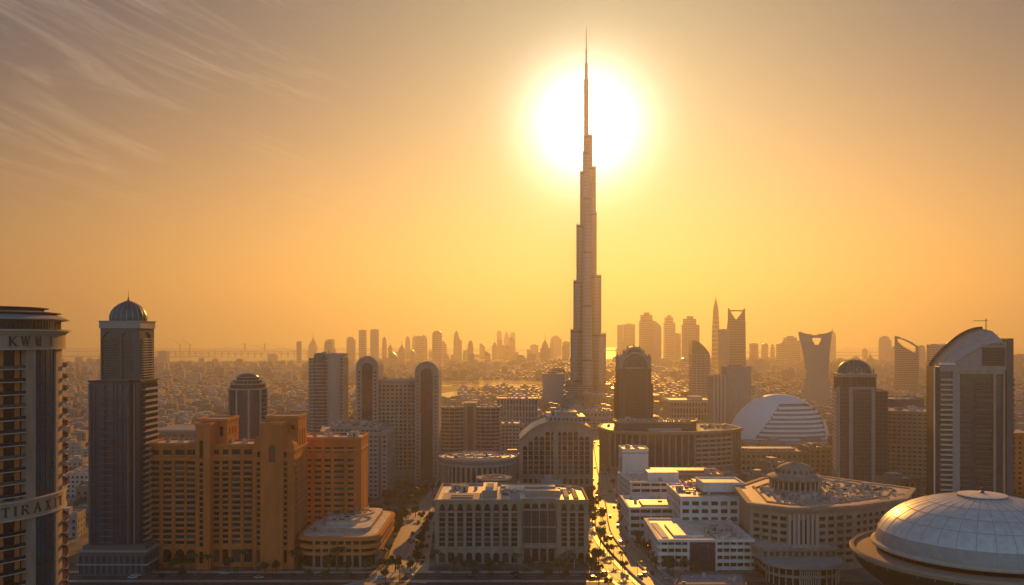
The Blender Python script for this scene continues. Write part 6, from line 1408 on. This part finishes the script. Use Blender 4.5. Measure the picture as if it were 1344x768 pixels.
for off in (-8, -11, -14.5, -18, 9.5, 19, 22):
    pp = offs(PR, off)
    for i in range(10, 62):
        if tq.random() < .36:
            p = pp[i]+Vector((tq.uniform(-1.2, 1.2), tq.uniform(-1.2, 1.2)))
            if p.x > -44 or (p.x < -70 and p.y < 552) or p.y < 471: continue
            tree(p.x, p.y, *G2, smin=.7, smax=1.2)
G3 = (('trees along the shaded street', 'palms along the shaded street'), ('dark tree on the shaded street before the hotels', 'dark palm on the shaded street before the hotels'))
for x in range(-196, 44, 5):
    if tq.random() < .72: tree(x+tq.uniform(-1.5, 1.5), 471.5+tq.uniform(-.8, 1.2), *G3, smin=.8, smax=1.4)
for x in range(-190, 44, 9):
    if tq.random() < .7: tree(x+tq.uniform(-1.5, 1.5), 452.5+tq.uniform(-1, 1), *G3, smin=.6, smax=1.1)
G4 = (('trees in the shaded gardens', 'palms in the shaded gardens'), ('dark tree in the shaded garden among the mid-distance blocks', 'palm in the shaded garden among the mid-distance blocks'))
for cx, cy, rx, ry, n_ in ((-100, 612, 45, 6, 22), (-100, 640, 32, 30, 16), (-75, 700, 14, 40, 14), (-48, 690, 6, 60, 12), (58, 640, 6, 50, 10), (85, 500, 10, 30, 14), (150, 650, 60, 20, 14), (260, 690, 80, 14, 14), (230, 455, 14, 40, 12)):
    for _ in range(n_): tree(cx+tq.uniform(-rx, rx), cy+tq.uniform(-ry, ry), *G4)
# greenery between the low houses, seen only as a dark mass
gb = MB(); gq = random.Random(77)
for _ in range(5200):
    d = gq.uniform(600, 3200); x = X(gq.uniform(-20, 1370), d); px = CX+x*F/d
    if any(a <= px <= c and e-25 <= d <= f for a, c, e, f in KEEP): continue
    gu, gv = (x*.984+d*.179) % 148, (d*.984-x*.179) % 104
    if not (gu < 19 or gv < 17) and gq.random() < .8: continue
    if d < 1400 and any((x-a)**2+(d-c)**2 < 11**2 for a, c in NEAR_ROAD): continue
    r_ = gq.uniform(1.6, 3.2); h = gq.uniform(3, 6.5); c0 = Vector((x, d, h*.6))
    for _k in range(11):
        v = Vector((gq.gauss(0, 1), gq.gauss(0, 1), gq.gauss(0, .8))).normalized(); p = c0+v*r_*gq.uniform(.5, 1); u = v.orthogonal().normalized(); w_ = v.cross(u); s_ = r_*gq.uniform(.35, .6)
        gb.add([p-u*s_-w_*s_, p+u*s_-w_*s_, p+u*s_+w_*s_, p-u*s_+w_*s_], [(0, 1, 2, 3)], leaf)
tag(gb.build('greenery'), 'dark hazy greenery lining the streets of the low district', 'greenery', None, 'stuff')
# ------------------------------------------------------------ cars
def car_mesh(k):
    b = MB(); col = ((.6, .6, .6), (.02, .02, .022), (.35, .02, .02), (.2, .21, .23), (.55, .5, .42), (.03, .06, .15))[k]; m = mat('car_paint_'+('white', 'black', 'red', 'grey', 'beige', 'navy')[k], col, .3, .2, var=.02, ior=1.5)
    pr = [(-2.2, .35), (2.2, .35), (2.25, .75), (2.0, .9), (1.1, .98), (.55, 1.42), (-1.0, 1.45), (-1.75, 1.0), (-2.2, .92)]; n = len(pr)
    b.add([(x, -.88, z) for x, z in pr]+[(x, .88, z) for x, z in pr], [tuple(range(n)), tuple(range(n, 2*n))[::-1]]+[((i+1) % n, i, n+i, n+(i+1) % n) for i in range(n)], m)
    for y in (-.885, .885): b.add([(.95, y, .98), (.5, y, 1.36), (-.95, y, 1.39), (-1.5, y, 1.0)], [(0, 1, 2, 3) if y > 0 else (3, 2, 1, 0)], glass)
    b.add([(1.06, -.8, 1.015), (1.06, .8, 1.015), (.58, .78, 1.40), (.58, -.78, 1.40)], [(0, 1, 2, 3)], glass); b.add([(-1.09, .78, 1.40), (-1.09, -.78, 1.40), (-1.71, -.8, 1.035), (-1.71, .8, 1.035)], [(0, 1, 2, 3)], glass)
    for x in (-1.4, 1.4):
        for y in (-.8, .8): b.tube((x, y-.1, .33), (x, y+.1, .33), .33, rubber, 10)
    return b.mesh('car')
CMS = [car_mesh(k) for k in range(6)]; CN = ('white', 'black', 'red', 'grey', 'beige', 'navy')
def car(x, y, a, where, grp):
    k = tq.choice((0, 0, 1, 1, 3, 3, 2, 4, 5)); o = bpy.data.objects.new('car', CMS[k]); COL.objects.link(o); o.location = (x, y, .035); o.rotation_euler = (0, 0, a); tag(o, 'small %s car %s' % (CN[k], where), 'car', grp+', '+CN[k])
for off, dr in ((-5.6, 1), (-1.9, 1), (1.9, -1), (5.6, -1)):
    pp = offs(HW, off); i = tq.randrange(9, 14)
    while i < 96:
        u = pp[i+1]-pp[i]; car(pp[i].x, pp[i].y, math.atan2(u.y, u.x)+(0 if dr > 0 else math.pi), 'driving on the bright curved highway', 'cars on the highway'); i += tq.randrange(8, 19)
for off, nn in ((7.0, 9), (13, 8), (2, 4)):
    pp = offs(PR, off)
    for _ in range(nn): i = tq.randrange(18, 50); u = pp[i+1]-pp[i]; car(pp[i].x, pp[i].y, math.atan2(u.y, u.x), 'on the sunlit plaza road', 'cars at the plaza')
for y, a in ((458, 0), (462.5, 0), (466.8, math.pi)):
    x = -190.0
    while x < 50: car(x, y, a, 'on the shaded street before the hotels', 'cars on the shaded street'); x += tq.uniform(26, 70)
for _ in range(9): car(-56+tq.choice((-2.2, 2.2)), tq.uniform(640, 900), math.pi/2, 'on the narrow street behind the drum building', 'cars on the narrow street')
# ------------------------------------------------------------ street lamps
LT, LL, LA = MB(), MB(), MB(); LT.tube((0, 0, 0), (0, 0, 9), .14, dmetal, 6, .09); LA.tube((0, 0, 8.9), (2.0, 0, 9.3), .06, dmetal, 5); LL.box(1.6, 2.5, -.16, .16, 9.18, 9.34, metal)
LM = [LT.mesh('pole'), LA.mesh('arm'), LL.mesh('lamp_head')]
for off, s_ in ((-8.6, 0), (8.6, math.pi)):
    pp = offs(HW, off)
    for i in range(10, 70, 7):
        u = pp[i+1]-pp[i]; t = thing('street_lamp', 'thin street lamp at the edge of the bright curved highway', 'street lamp', (pp[i].x, pp[i].y), 'street lamps along the highway'); t.rotation_euler = (0, 0, math.atan2(u.y, u.x)-math.pi/2+s_)
        for nm, me in zip(('pole', 'arm', 'lamp_head'), LM): o = bpy.data.objects.new(nm, me); COL.objects.link(o); o.parent = t
